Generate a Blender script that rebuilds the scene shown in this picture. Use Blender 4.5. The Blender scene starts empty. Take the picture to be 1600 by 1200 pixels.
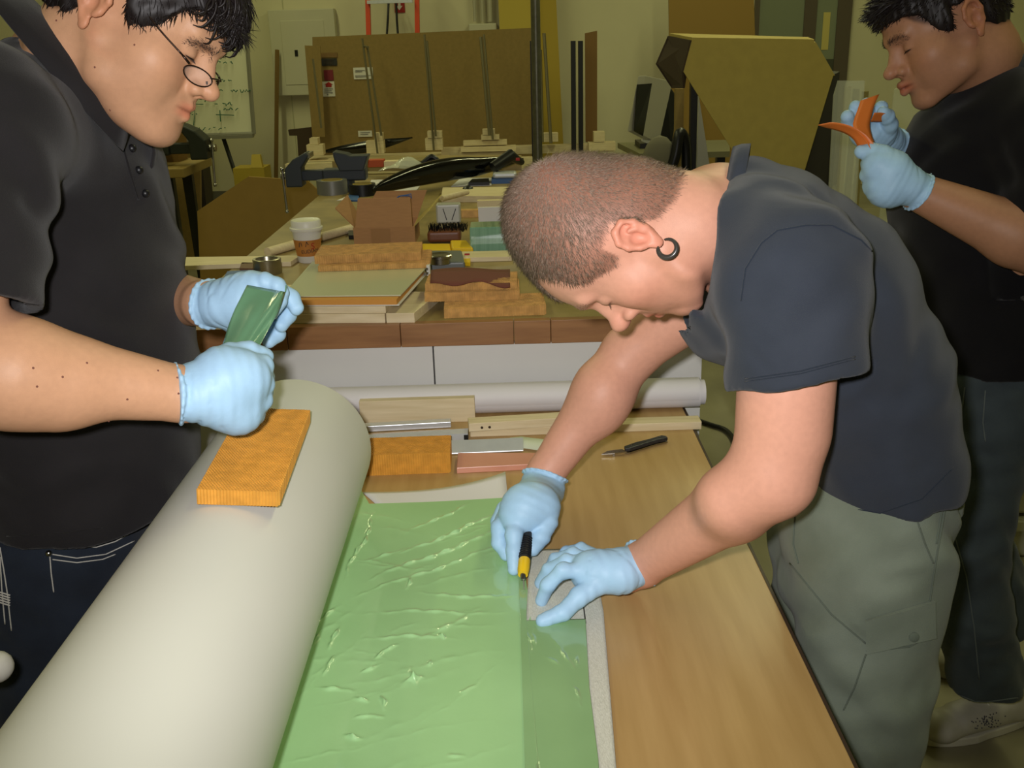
import bpy, math, random
import numpy as np
from mathutils import Vector, Matrix
R = math.radians
scene = bpy.context.scene
col = scene.collection

# ------------------------------------------------------------------ camera
CAM = np.array([0.0, 0.0, 1.58]); PITCH, ROLL, YAW, FPX = R(19.2), 0.028, R(-0.2), 1550.0
_f = np.array([math.sin(YAW)*math.cos(PITCH), math.cos(YAW)*math.cos(PITCH), -math.sin(PITCH)])
_r0 = np.array([math.cos(YAW), -math.sin(YAW), 0.0]); _u0 = np.cross(_r0, _f)
_u = _u0*math.cos(ROLL) + _r0*math.sin(ROLL); _r = _r0*math.cos(ROLL) - _u0*math.sin(ROLL)
cam = bpy.data.objects.new('camera', bpy.data.cameras.new('camera'))
cam.data.sensor_width = 36; cam.data.lens = FPX/1600*36; cam.data.clip_start = .02
cam.matrix_world = Matrix(((_r[0], _u[0], -_f[0], CAM[0]), (_r[1], _u[1], -_f[1], CAM[1]), (_r[2], _u[2], -_f[2], CAM[2]), (0, 0, 0, 1)))
col.objects.link(cam); scene.camera = cam

def ray(px, py): return _f + _r*((px-800)/FPX) - _u*((py-600)/FPX)
def on(px, py, z):      # point of the photograph's sight line at height z
    d = ray(px, py); return CAM + d*((z-CAM[2])/d[2])
def at(px, py, y):      # ... at distance y down the room
    d = ray(px, py); return CAM + d*((y-CAM[1])/d[1])
def atx(px, py, x):
    d = ray(px, py); return CAM + d*((x-CAM[0])/d[0])

# ------------------------------------------------------------------ world, lamps, exposure
w = bpy.data.worlds.new('world'); scene.world = w; w.use_nodes = True
w.node_tree.nodes['Background'].inputs[0].default_value = (.9, .85, .5, 1); w.node_tree.nodes['Background'].inputs[1].default_value = .02
def lamp(name, kind, loc, power, color, **k):
    l = bpy.data.lights.new(name, kind); l.energy = power; l.color = color
    for a, b in k.items(): setattr(l, a, b)
    o = bpy.data.objects.new(name, l); o.location = loc; col.objects.link(o); return o
FLASH = lamp('camera_flash', 'SPOT', (-.045, .0, 1.625), 76.0, (1.0, .97, .98), shadow_soft_size=.02, spot_size=R(88), spot_blend=1.0)
FLASH.rotation_euler = (R(90-14), 0, 0)
for i, (lx, ly) in enumerate(((-2.6, 1.6), (1.6, 1.6), (-2.6, 4.6), (1.6, 4.6), (-2.2, 7.8), (2.0, 7.8))):
    lamp('ceiling_tube', 'AREA', (lx, ly, 4.1), 18.0 if ly < 2 else 36.0, (.96, .96, .50), shape='RECTANGLE', size=.12, size_y=2.4)
scene.view_settings.view_transform = 'Standard'; scene.view_settings.look = 'None'
scene.view_settings.gamma = 1.0; scene.view_settings.use_curve_mapping = False
scene.view_settings.exposure = 0.0

# ------------------------------------------------------------------ materials
def lin(c):
    if isinstance(c, str): c = [int(c[i:i+2], 16)/255 for i in (0, 2, 4)]
    return tuple((x/12.92 if x <= .04045 else ((x+.055)/1.055)**2.4) for x in c)
def mat(name, c, rough=.6, metal=0, var=.0, scale=20, bump=0, bscale=None, stretch=(1, 1, 1), c2=None, coat=0, trans=0, alpha=1, sss=0, attr=None, detail=4, spec=.5, ior=1.45, coat_rough=.05):
    m = bpy.data.materials.new(name); m.use_nodes = True
    nt = m.node_tree; b = nt.nodes['Principled BSDF']; L = nt.links.new
    c = lin(c)
    b.inputs['Roughness'].default_value = rough; b.inputs['Metallic'].default_value = metal
    b.inputs['Specular IOR Level'].default_value = spec; b.inputs['IOR'].default_value = ior
    b.inputs['Coat Weight'].default_value = coat; b.inputs['Coat Roughness'].default_value = coat_rough
    b.inputs['Transmission Weight'].default_value = trans; b.inputs['Alpha'].default_value = alpha
    if sss:
        b.inputs['Subsurface Weight'].default_value = sss; b.inputs['Subsurface Radius'].default_value = (1, .35, .2); b.inputs['Subsurface Scale'].default_value = .006
    tc = nt.nodes.new('ShaderNodeTexCoord'); mp = nt.nodes.new('ShaderNodeMapping'); mp.inputs['Scale'].default_value = stretch
    L(tc.outputs['Object'], mp.inputs['Vector'])
    out = None
    if var or c2:
        n = nt.nodes.new('ShaderNodeTexNoise'); n.inputs['Scale'].default_value = scale; n.inputs['Detail'].default_value = detail
        L(mp.outputs[0], n.inputs['Vector'])
        mx = nt.nodes.new('ShaderNodeMix'); mx.data_type = 'RGBA'
        k2 = lin(c2) if c2 else None
        a = tuple(x*(1-var) for x in c) if not k2 else c
        d = tuple(min(1, x*(1+var)) for x in c) if not k2 else k2
        rp = nt.nodes.new('ShaderNodeMapRange'); rp.inputs[1].default_value = .3; rp.inputs[2].default_value = .7
        L(n.outputs['Fac'], rp.inputs[0])
        L(rp.outputs[0], mx.inputs[0]); mx.inputs[6].default_value = (*a, 1); mx.inputs[7].default_value = (*d, 1)
        out = mx.outputs[2]
    if attr:
        at_ = nt.nodes.new('ShaderNodeAttribute'); at_.attribute_name = attr
        mm = nt.nodes.new('ShaderNodeMix'); mm.data_type = 'RGBA'; mm.blend_type = 'MULTIPLY'; mm.inputs[0].default_value = 1
        L(at_.outputs['Color'], mm.inputs[7])
        if out: L(out, mm.inputs[6])
        else: mm.inputs[6].default_value = (*c, 1)
        out = mm.outputs[2]
    if out: L(out, b.inputs['Base Color'])
    else: b.inputs['Base Color'].default_value = (*c, 1)
    if bump:
        n2 = nt.nodes.new('ShaderNodeTexNoise'); n2.inputs['Scale'].default_value = bscale or scale*4; n2.inputs['Detail'].default_value = 3
        L(mp.outputs[0], n2.inputs['Vector'])
        bp = nt.nodes.new('ShaderNodeBump'); bp.inputs['Strength'].default_value = bump; bp.inputs['Distance'].default_value = .002
        L(n2.outputs['Fac'], bp.inputs['Height']); L(bp.outputs[0], b.inputs['Normal'])
    return m
M = {}
M['wall'] = mat('painted_wall', 'd8d2b0', .8, var=.03, scale=2, bump=.15, bscale=60)
M['floor'] = mat('concrete_floor', '8a846a', .45, var=.18, scale=3)
M['ceil'] = mat('ceiling_panel', 'd0ccb8', .9)
M['maple'] = mat('laminate_maple', 'bb9a66', .34, c2='ad8c58', scale=6, stretch=(9, .8, 1), spec=.4, bump=.03, bscale=120)
M['edge'] = mat('table_edge_band', '3a2a20', .5)
M['steel_leg'] = mat('grey_steel', '55534d', .45, metal=.6)
M['paper'] = mat('kraft_white_paper', 'd2d2c8', .62, var=.03, scale=3)
M['white_paper'] = mat('white_paper', 'dad7d8', .6, var=.02, scale=5)
M['white_panel'] = mat('white_melamine', 'd2d1cc', .5, var=.02, scale=4)
M['butcher'] = mat('worn_bench_wood', '9c7148', .4, c2='7d5535', scale=5, stretch=(1, 9, 9))
M['benchtop'] = mat('worn_bench_top', 'a08a58', .45, c2='7f6f46', scale=9, detail=6)
M['pine'] = mat('pine', 'e0d0ac', .55, c2='cfbd94', scale=7, stretch=(1.2, 14, 14))
M['pine_y'] = mat('pine_lengthwise', 'bfa66e', .55, c2='a48a52', scale=7, stretch=(14, 1.2, 14))
M['alu'] = mat('aluminium', 'd2d6da', .34, metal=.45, var=.05, scale=40)
M['steel'] = mat('steel', 'a8a6a0', .25, metal=1)
M['dsteel'] = mat('dark_steel', '30302e', .4, metal=.7)
M['card'] = mat('cardboard', '88713f', .75, var=.07, scale=30)
M['card_y'] = mat('tan_cardboard', 'aa974c', .7, var=.05, scale=20)
M['card_b'] = mat('box_cardboard', 'a87c50', .75, var=.05, scale=40, stretch=(1, 1, 6))
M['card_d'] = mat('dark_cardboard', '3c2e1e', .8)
M['honey'] = mat('amber_honeycomb', 'd0953c', .5, var=.14, scale=60, spec=.4)
M['honey_d'] = mat('tan_honeycomb', 'c79a5a', .55, var=.2, scale=60, spec=.4)
M['film'] = None
M['black'] = mat('black_plastic', '141416', .4)
M['gloss_black'] = mat('gloss_carbon', '08080a', .12, spec=.6)
M['yellow'] = mat('yellow_plastic', 'e8c020', .4)
M['red'] = mat('red_print', 'a02018', .6)
M['orange'] = mat('orange_fibreglass', 'd8481c', .45)
M['blue'] = mat('blue_plastic', '3a5f9a', .5)
M['white'] = mat('white_plastic', 'd6d3c8', .4)
M['ink_green'] = mat('green_marker', '28604a', .6)
M['ink'] = mat('dark_print', '2a2a2a', .7)
M['glass'] = mat('clear_glass', 'd8f0e4', .03, trans=1)
M['acrylic'] = mat('clear_acrylic', 'e8ecd8', .08, trans=.0, alpha=.28)

# ------------------------------------------------------------------ mesh helpers
class MB:
    def __init__(s): s.v = []; s.f = []
    def add(s, vs, fs):
        n = len(s.v); s.v += [tuple(map(float, p)) for p in vs]; s.f += [tuple(i+n for i in f) for f in fs]; return s
    def box(s, c, d, T=None):
        x, y, z = d[0]/2, d[1]/2, d[2]/2
        vs = [Vector((a, b, e)) for e in (-z, z) for a, b in ((-x, -y), (x, -y), (x, y), (-x, y))]
        vs = [(T @ p if T else p)+Vector(c) for p in vs]
        return s.add(vs, [(3, 2, 1, 0), (4, 5, 6, 7), (0, 1, 5, 4), (1, 2, 6, 5), (2, 3, 7, 6), (3, 0, 4, 7)])
    def hull(s, lo, hi):   # box by corners
        return s.box([(a+b)/2 for a, b in zip(lo, hi)], [abs(b-a) for a, b in zip(lo, hi)])
    def prism(s, poly, ext):   # poly: coplanar 3D points, ext: extrusion vector
        n = len(poly); p = [np.array(q, float) for q in poly]; e = np.array(ext, float)
        nrm = sum((np.cross(p[i]-p[0], p[(i+1) % n]-p[0]) for i in range(n)), np.zeros(3))
        if nrm.dot(e) > 0: p = p[::-1]
        return s.add(p+[q+e for q in p], [tuple(range(n)), tuple(range(2*n-1, n-1, -1))]+[(i, i+n, (i+1) % n+n, (i+1) % n) for i in range(n)])
    def lathe(s, prof, n=24, loc=(0, 0, 0), T=None, close=True):  # prof: (r, z)
        vs = []; fs = []; k = len(prof)
        for r_, z in prof:
            for i in range(n):
                a = 2*math.pi*i/n; p = Vector((r_*math.cos(a), r_*math.sin(a), z)); p = T @ p if T else p; vs.append(p+Vector(loc))
        for j in range(k-1):
            for i in range(n): fs.append((j*n+i, j*n+(i+1) % n, (j+1)*n+(i+1) % n, (j+1)*n+i))
        if close:
            if prof[0][0] > 1e-6: fs.append(tuple(range(n-1, -1, -1)))
            if prof[-1][0] > 1e-6: fs.append(tuple((k-1)*n+i for i in range(n)))
        return s.add(vs, fs)
    def tube(s, pts, r_, n=8, caps=True):
        pts = [Vector(p) for p in pts]; k = len(pts)
        rr = r_ if isinstance(r_, (list, tuple)) else [r_]*k
        vs = []; fs = []; up = None
        for j, p in enumerate(pts):
            d = (pts[min(j+1, k-1)]-pts[max(j-1, 0)]).normalized()
            if up is None: up = d.orthogonal().normalized()
            up = (up-d*up.dot(d)); up = up.normalized() if up.length > 1e-6 else d.orthogonal().normalized()
            q = d.cross(up)
            for i in range(n):
                a = 2*math.pi*i/n; vs.append(p+(up*math.cos(a)+q*math.sin(a))*rr[j])
        for j in range(k-1):
            for i in range(n): fs.append((j*n+i, j*n+(i+1) % n, (j+1)*n+(i+1) % n, (j+1)*n+i))
        if caps: fs += [tuple(range(n-1, -1, -1)), tuple((k-1)*n+i for i in range(n))]
        return s.add(vs, fs)
    def grid(s, P):   # P: rows of points
        nr, nc = len(P), len(P[0])
        return s.add([p for row in P for p in row], [(i*nc+j, i*nc+j+1, (i+1)*nc+j+1, (i+1)*nc+j) for i in range(nr-1) for j in range(nc-1)])
    def sheet(s, P, th):   # closed thin sheet from rows of points, thickness th down the local normal
        P = np.array(P, float); nr, nc, _ = P.shape
        du = np.gradient(P, axis=0); dv = np.gradient(P, axis=1); n = np.cross(dv, du); n /= np.linalg.norm(n, axis=2, keepdims=True)+1e-12
        Q = P+n*th; N = nr*nc
        g = [(i*nc+j, i*nc+j+1, (i+1)*nc+j+1, (i+1)*nc+j) for i in range(nr-1) for j in range(nc-1)]
        fs = [f[::-1] for f in g]+[tuple(a+N for a in f) for f in g]
        rim = [j for j in range(nc)]+[i*nc+nc-1 for i in range(1, nr)]+[(nr-1)*nc+j for j in range(nc-2, -1, -1)]+[i*nc for i in range(nr-2, 0, -1)]
        for a, b in zip(rim, rim[1:]+rim[:1]): fs.append((a, b, b+N, a+N))
        return s.add(list(P.reshape(-1, 3))+list(Q.reshape(-1, 3)), fs)
    def ball(s, c, rad, n=12, T=None):
        prof = [(math.sin(math.pi*i/n), -math.cos(math.pi*i/n)) for i in range(n+1)]
        vs = []; fs = []; m = n*2
        for j in range(1, n):
            for i in range(m):
                a = 2*math.pi*i/m; p = Vector((prof[j][0]*math.cos(a)*rad[0], prof[j][0]*math.sin(a)*rad[1], prof[j][1]*rad[2]))
                vs.append((T @ p if T else p)+Vector(c))
        b = Vector((0, 0, -rad[2])); t = Vector((0, 0, rad[2])); vs += [(T @ b if T else b)+Vector(c), (T @ t if T else t)+Vector(c)]
        nb = len(vs)-2
        for j in range(n-2):
            for i in range(m): fs.append((j*m+i, j*m+(i+1) % m, (j+1)*m+(i+1) % m, (j+1)*m+i))
        for i in range(m): fs += [(nb, (i+1) % m, i), (nb+1, (n-2)*m+i, (n-2)*m+(i+1) % m)]
        return s.add(vs, fs)
    def build(s, name, m, parent=None, smooth=False, bevel=0, seg=2, loc=None):
        me = bpy.data.meshes.new(name)
        v = s.v
        if loc is not None: v = [(a-loc[0], b-loc[1], c-loc[2]) for a, b, c in v]
        me.from_pydata(v, [], s.f); me.update()
        o = bpy.data.objects.new(name, me); col.objects.link(o)
        if loc is not None: o.location = loc
        if m is not None:
            for q in (m if isinstance(m, (list, tuple)) else [m]): me.materials.append(q)
        if smooth:
            me.polygons.foreach_set('use_smooth', [True]*len(me.polygons))
            if smooth != 'all': me.set_sharp_from_angle(angle=R(38))
        if bevel:
            bv = o.modifiers.new('bevel', 'BEVEL'); bv.width = bevel; bv.segments = seg; bv.limit_method = 'ANGLE'; bv.angle_limit = R(40)
        if parent is not None: put(o, parent)
        return o
def put(o, parent):
    o.parent = parent; o.matrix_parent_inverse = Matrix.Translation(-Vector(parent.location))
def tag(o, label=None, cat=None, group=None, kind=None):
    for k, v in (('label', label), ('category', cat), ('group', group), ('kind', kind)):
        if v: o[k] = v
    return o
def thing(name, loc, label, cat, group=None):
    o = bpy.data.objects.new(name, None); o.empty_display_size = .05; o.location = [float(x) for x in loc]; col.objects.link(o); return tag(o, label, cat, group)
def rz(a): return Matrix.Rotation(a, 3, 'Z')
def rot(x=0, y=0, z=0):
    from mathutils import Euler
    return Euler((R(x), R(y), R(z))).to_matrix()
def rail(pts, n):   # Catmull-Rom through points
    P = [np.array(p, float) for p in pts]; P = [2*P[0]-P[1]]+P+[2*P[-1]-P[-2]]; out = []
    for i in range(1, len(P)-2):
        for k in range(n):
            t = k/n; a, b, c, d = P[i-1:i+3]
            out.append(.5*((2*b)+(c-a)*t+(2*a-5*b+4*c-d)*t*t+(3*b-a-3*c+d)*t**3))
    out.append(P[-2]); return out
# ------------------------------------------------------------------ the room
rng = random.Random(7)
def struct(o): o['kind'] = 'structure'; return o
WY = 10.8
struct(MB().hull((-7, -2.5, -.1), (5.4, WY+.2, 0)).build('floor', M['floor']))
struct(MB().hull((-7, WY, 0), (5.4, WY+.15, 4.6)).build('wall_back', M['wall']))
struct(MB().hull((-7.15, -2.5, 0), (-7, WY, 4.6)).build('wall_left', M['wall']))
struct(MB().hull((5.4, -2.5, 0), (5.55, WY, 4.6)).build('wall_right', mat('grey_white_wall', 'cfd0c4', .8)))
struct(MB().hull((-7, -2.65, 0), (5.4, -2.5, 4.6)).build('wall_front', M['wall']))
struct(MB().hull((-7.1, -2.6, 4.6), (5.5, WY+.1, 4.7)).build('ceiling', M['ceil']))
struct(MB().hull((-7, WY-.012, 0), (1.9, WY, .11)).build('baseboard_back', mat('grey_baseboard', '6c6a5c', .6)))
struct(MB().hull((at(442, 10, WY)[0]-.006, WY-.004, .11), (at(442, 10, WY)[0]+.006, WY, 4.6)).build('trim_1', mat('joint_strip', 'b9b592', .8)))

def slab(mb, pxs, Y, th):   # a board seen face on at distance Y
    return mb.prism([at(x, y, Y) for x, y in pxs], (0, th, 0))
def cuboid_px(x0, y0, x1, y1, Y, th):
    a = at(x0, max(y0, y1), Y); b = at(x1, min(y0, y1), Y); return (a[0], Y, a[2]), (b[0], Y+th, b[2])

# door with glass
d = bpy.data.objects.new('door_1', None); d.location = (at(1250, 100, WY)[0], WY, 0); col.objects.link(d); struct(d)
fm = mat('taupe_door_frame', '5e5446', .5); dx = [at(p, 60, WY)[0] for p in (1176, 1183, 1252, 1271, 1303, 1325)]
def dpart(name, a, b, z0, z1, m, y0=.06, y1=.0): return MB().hull((a, WY-y0, z0), (b, WY-y1-.002, z1)).build(name, m, d)
dpart('frame', dx[0], dx[1], .0, 2.5, fm); dpart('mullion', dx[2], dx[3], .0, 2.5, fm); dpart('frame', dx[4], dx[5], .0, 2.5, fm); dpart('frame', dx[0], dx[5], 2.5, 2.6, fm)
zb = at(1290, 92, WY)[2]
gm = mat('greenish_door_glass', '868e76', .15, spec=.6)
dpart('pane', dx[1], dx[2], .02, 2.5, gm, .04, .01); dpart('pane', dx[3], dx[4], zb, 2.5, gm, .04, .01)
dpart('bottom_panel', dx[3], dx[4], .02, zb, mat('green_grey_panel', '4a4c3e', .5), .05, .005)
a, b = cuboid_px(1283, 78, 1298, 19, WY-.045, .004); MB().hull(a, b).build('paper_notice', mat('yellow_paper', 'cfc070', .7), d)

# electrical panel
a, b = cuboid_px(431, 150, 521, 13, WY-.14, .135)
e = thing('electrical_panel', ((a[0]+b[0])/2, WY-.07, a[2]), 'flat white electrical panel cabinet on the back wall', 'electrical panel')
ep = mat('panel_enamel', 'ccc9ae', .5)
MB().hull(a, b).build('box', ep, e, bevel=.006)
a2, b2 = cuboid_px(447, 133, 505, 31, WY-.146, .01); MB().hull(a2, b2).build('hinged_door', ep, e, bevel=.003)
a2, b2 = cuboid_px(461, 88, 465, 78, WY-.152, .01); MB().hull(a2, b2).build('latch', M['dsteel'], e)

# whiteboard on an easel
wb = thing('whiteboard', (at(300, 130, 9.6)[0], 9.62, 0), 'white dry-erase board on an easel covered in green handwriting', 'whiteboard')
c4 = [at(150, 48, 9.6), at(384, 40, 9.6), at(397, 209, 9.5), at(165, 218, 9.5)]
P = lambda u, v: (np.array(c4[0])*(1-u)*(1-v)+np.array(c4[1])*u*(1-v)+np.array(c4[2])*u*v+np.array(c4[3])*(1-u)*v)
MB().prism(c4, (0, .02, 0)).build('board', mat('whiteboard_enamel', 'd4d2ba', .35), wb)
fr = mat('whiteboard_rim', '8f8d80', .4, metal=.4)
for p, q in ((0, 1), (1, 2), (2, 3), (3, 0)): MB().tube([c4[p]+np.array((0, -.004, 0)), c4[q]+np.array((0, -.004, 0))], .022, 6).build('rim', fr, wb)
MB().prism([c4[3]+np.array((0, -.01, 0)), c4[2]+np.array((0, -.01, 0)), c4[2]+np.array((0, -.01, -.03)), c4[3]+np.array((0, -.01, -.03))], (0, -.07, 0)).build('pen_tray', fr, wb)
MB().tube([c4[2]*.85+c4[3]*.15+np.array((-.1, .04, 0)), (at(384, 262, 9.3)[0], 9.3, 0)], .022, 6).build('easel_leg', M['dsteel'], wb)
MB().tube([c4[2]*.2+c4[3]*.8+np.array((0, .04, 0)), (at(190, 262, 9.3)[0], 9.3, 0)], .022, 6).build('easel_leg', M['dsteel'], wb)
MB().tube([c4[0]*.5+c4[1]*.5+np.array((0, .04, 0)), (at(290, 262, 10.3)[0], 10.4, 0)], .022, 6).build('easel_leg', M['dsteel'], wb)
ink = MB()
def scrib(x0, y0, n, amp=2.4):
    x = x0; pts = []
    for i in range(n):
        pts.append((x, y0+rng.uniform(-amp, amp)+(-1.5 if rng.random() < .2 else 0))); x += rng.uniform(1.2, 2.6)
        if rng.random() < .22 or i == n-1:
            if len(pts) > 1: ink.tube([at(a_, b_, 9.475+.0006*(209-b_))+np.array((0, -.01, 0)) for a_, b_ in pts], .005, 4)
            pts = []; x += 2.5
for row in ((326, 98, 16), (338, 126, 14), (334, 142, 24), (265, 157, 30), (252, 169, 8), (300, 180, 5), (336, 163, 14), (350, 171, 12), (300, 201, 20), (345, 80, 10), (250, 130, 18), (255, 98, 26)): scrib(*row)
for pts in (((263, 158), (262, 168), (288, 184), (291, 204), (296, 196)), ((290, 184), (305, 172), (303, 196)), ((288, 162), (318, 163)), ((344, 172), (345, 190)), ((338, 179), (366, 180)), ((275, 195), (290, 204)), ((326, 138), (331, 134), (336, 127)), ((276, 162), (284, 172), (278, 173))):
    ink.tube([at(a_, b_, 9.475+.0006*(209-b_))+np.array((0, -.01, 0)) for a_, b_ in pts], .005, 4)
tag(ink.build('handwriting', M['ink_green'], wb), kind='stuff')

# wood stick and wall things
def wallboard(name, pxs, Y, th, m, label, cat, lean=0, floor=True, base=None):
    mb = MB(); pts = [at(x, y, Y) for x, y in pxs]; lo = min(p[2] for p in pts)
    if floor:
        for p in pts:
            if p[2] < lo+.16: p[2] = 0.0
        lo = 0.0
    if base is not None:
        for p in pts: p[2] = max(p[2], base) if p[2] > lo+.16 else base
        lo = base
    if lean: pts = [at(x, y, Y+lean*(0 if p[2] < lo+.25 else 1)) for (x, y), p in zip(pxs, pts)]
    mb.prism(pts, (0, th, 0)); c = np.mean(pts, axis=0)
    return tag(mb.build(name, m, loc=(c[0], c[1], lo)), label, cat)
MB_ = MB().tube([(at(427, 286, 10.3)[0], 10.3, .0), at(433, 78, 10.60)], .024, 6)
tag(MB_.build('wooden_stick', mat('dark_stick', '7a6030', .7)), 'long thin wooden stick leaning on the wall below the electrical panel', 'stick')
# ladder
ld = thing('step_ladder', (at(612, 30, 10.2)[0], 10.2, 0), 'orange fibreglass ladder standing behind the big cardboard sheet', 'ladder')
for xa, xb in (((568, 575), (570, 577)), ((646, 653), (644, 652))):
    MB().prism([at(xa[0]+1, -60, 10.3), at(xa[1]+1, -60, 10.3), (at(xb[1], 200, 10.1)[0], 10.1, 0), (at(xb[0], 200, 10.1)[0], 10.1, 0)], (0, .06, 0)).build('rail', M['orange'], ld)
for k, z in enumerate((.3, .62, .94, 1.26, 1.58, 1.9, 2.2)):
    xx = (at(575, 30, 10.2)[0], at(646, 30, 10.2)[0]); MB().hull((xx[0], 10.2, z+.03), (xx[1], 10.26, z+.06)).build('rung', M['alu'], ld)
# fire arrow sign
s = thing('fire_sign', at(624, 12, WY-.01), 'small red sign with a white arrow behind the ladder', 'sign')
a, b = cuboid_px(617, 20, 631, -12, WY-.012, .01); MB().hull(a, b).build('plate', M['red'], s)
MB().prism([at(x, y, WY-.016) for x, y in ((622, 2), (626, 2), (626, 9), (629, 9), (624, 16), (619, 9), (622, 9))], (0, .003, 0)).build('arrow', M['white'], s)
MB().tube([at(604, 60, 10.35), at(606, 30, 10.4), at(608, -20, 10.5)], .012, 6).build('ladder_cord', M['black'], ld)
MB().tube([at(622, 60, 10.35), at(620, 30, 10.4), at(619, 5, 10.5)], .012, 6).build('ladder_cord', M['black'], ld)
# conduits
for i, (x, wd) in enumerate(((742, 5), (754, 5), (766, 8))):
    p = at(x, 34, WY-.06); t = MB().lathe([(wd*.0034, 0), (wd*.0034, 2.6)], 10, (p[0], p[1], p[2])).build('conduit', mat('conduit_%d' % i, 'b9b59c', .5), loc=None)
    tag(t, ('thin vertical conduit at left, above the grey junction box', 'thin vertical conduit in the middle, above the grey junction box', 'thick vertical conduit at right, above the grey junction box')[i], 'pipe', 'conduits on the back wall')
a, b = cuboid_px(733, 62, 776, 36, WY-.12, .118)
tag(MB().hull(a, b).build('junction_box', ep, bevel=.01), 'pale wall junction box under three conduits', 'electrical box')
# yellow foam boards leaning on the wall
fy = mat('yellow_foam', 'c2ac48', .7); fy2 = mat('yellow_foam_dark', 'ae9534', .7)
wallboard('foam_board', ((776, -60), (838, -60), (850, 262), (790, 262)), 10.45, .05, fy, 'pale yellow foam board leaning on the wall, left of the darker one', 'foam board', .25)
wallboard('foam_board', ((836, -60), (866, -60), (882, 262), (846, 262)), 10.38, .05, fy2, 'darker yellow foam board leaning beside the steel pole', 'foam board', .25)

# ---- sheet rack
rk = thing('sheet_rack', (at(650, 240, 9.4)[0], 9.4, 0), 'low timber rack with upright steel rods holding cardboard sheets', 'rack')
def rb(name, x0, y0, x1, y1, Y, th, m): a, b = cuboid_px(x0, y0, x1, y1, Y, th); return MB().hull(a, b).build(name, m, rk)
rb('beam', 447, 275, 832, 246, 9.0, .09, M['pine']); rb('beam', 690, 244, 960, 224, 9.3, .09, M['pine']); rb('beam', 470, 226+12, 700, 226, 9.75, .06, M['pine'])
rb('beam', 560, 300, 900, 262, 9.55, .5, M['pine']); _a, _b = cuboid_px(470, 252, 700, 247, 9.1, .48); MB().hull(_a, _b).build('shelf_board', M['pine'], rk)
for x0, y0, x1, y1 in ((480, 243, 504, 226), (484, 226, 496, 216), (573, 240, 599, 220), (585, 220, 597, 208), (665, 235, 691, 216), (668, 216, 690, 205), (752, 219, 780, 211), (754, 211, 773, 202), (724, 228, 792, 219), (720, 238, 806, 228), (718, 246, 790, 237), (848, 222, 872, 208), (928, 222, 945, 206), (920, 236, 962, 222)):
    rb('wood_block', x0, y0, x1, y1, 9.12+rng.uniform(0, .05), .12, M['pine'])
rodm = mat('rod_steel', '7c745a', .4, metal=.5)
for (xa, ya, xb, yb) in ((566, 60, 590, 240), (569, 72, 575, 74), (574, 73, 596, 212), (663, 54, 678, 235), (667, 64, 681, 213), (751, 58, 765, 212), (756, 54, 770, 218), (489, 92, 502, 200), (850, 52, 861, 224), (845, 78, 848, 222)):
    MB().tube([at(xa, ya, 9.2), at(xb, yb, 9.1)], .0105 if xa not in (751, 850) else .015, 6).build('rod', rodm, rk)
for x in (895.5, 907): 
    a = at(x, 64, 9.3); MB().hull((a[0]-.021, 9.28, .3), (a[0]+.021, 9.33, a[2])).build('upright', M['dsteel'], rk)
a = at(830, 64, 9.25); MB().hull((a[0]-.012, 9.23, .3), (a[0]+.012, 9.27, a[2])).build('upright', M['dsteel'], rk)
for xx in (460, 640, 820, 940): a = at(xx, 262, 9.2); MB().hull((a[0]-.05, 9.05, 0), (a[0]+.05, 9.6, .36)).build('foot', M['pine'], rk)
# sheets in the rack
sh = thing('cardboard_sheet', (at(660, 240, 9.6)[0], 9.6, at(660, 240, 9.5)[2]), 'large brown cardboard-wrapped sheet with labels standing in the rack', 'cardboard sheet')
slab(MB(), ((488, 58), (844, 43), (846, 244), (492, 246)), 9.6, .05).build('sheet', M['card'], sh)
def lab(name, x0, y0, x1, y1, m, Y=9.592): a, b = cuboid_px(x0, y0, x1, y1, Y, .006); return MB().hull(a, b).build(name, m, sh)
lab('black_label', 503, 103, 526, 91, M['ink']); lab('red_label', 507, 126, 520, 109, mat('maroon_label', '74202a', .6)); lab('white_label', 505, 151, 522, 127, M['white'])
lab('plain_label', 553, 124, 582, 105, M['white']); lab('plain_label', 560, 214, 581, 204, M['white']); lab('pale_label', 502, 90, 527, 82, mat('faded_label', '7a5d34', .7))
MB().prism([at(x, y, 9.588) for x, y in ((507, 132), (513.5, 128), (520, 132), (518, 132), (518, 136), (509, 136), (509, 132))], (0, .003, 0)).build('house_mark', M['red'], sh)
tx = MB()
for y, x0, x1 in ((139, 507, 520), (142, 507, 518), (145, 507, 520), (148, 511, 513), (110, 555, 570), (112, 555, 566), (118, 555, 579), (120, 555, 575), (207, 563, 578), (210, 563, 575)): a, b = cuboid_px(x0, y+.5, x1, y-.5, 9.588, .003); tx.hull(a, b)
tag(tx.build('print', M['ink'], sh), kind='stuff')
tx = MB()
for k in range(5):
    a, b = cuboid_px(506, 94+k*2, 506+rng.uniform(12, 18), 93.4+k*2, 9.588, .003); tx.hull(a, b)
tag(tx.build('fine_print', mat('faint_print', '6a5a3a', .7), sh), kind='stuff')
wallboard('cardboard_strip', ((476, 71), (500, 72), (508, 214), (488, 214)), 9.46, .012, M['card'], 'narrow brown board at the left end of the sheet rack', 'cardboard sheet', floor=False)
wallboard('brown_board', ((914, 52), (933, 48), (933, 222), (915, 222)), 9.44, .02, mat('brown_board', '7a5a2c', .6), 'narrow brown board standing right of two black uprights', 'board', floor=False)
wallboard('dark_offcut', ((450, 203), (486, 199), (488, 214), (482, 244), (466, 244), (464, 212), (452, 212)), 9.5, .05, M['card_d'], 'dark folded offcut behind the left end of the rack', 'offcut', floor=False)
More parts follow.
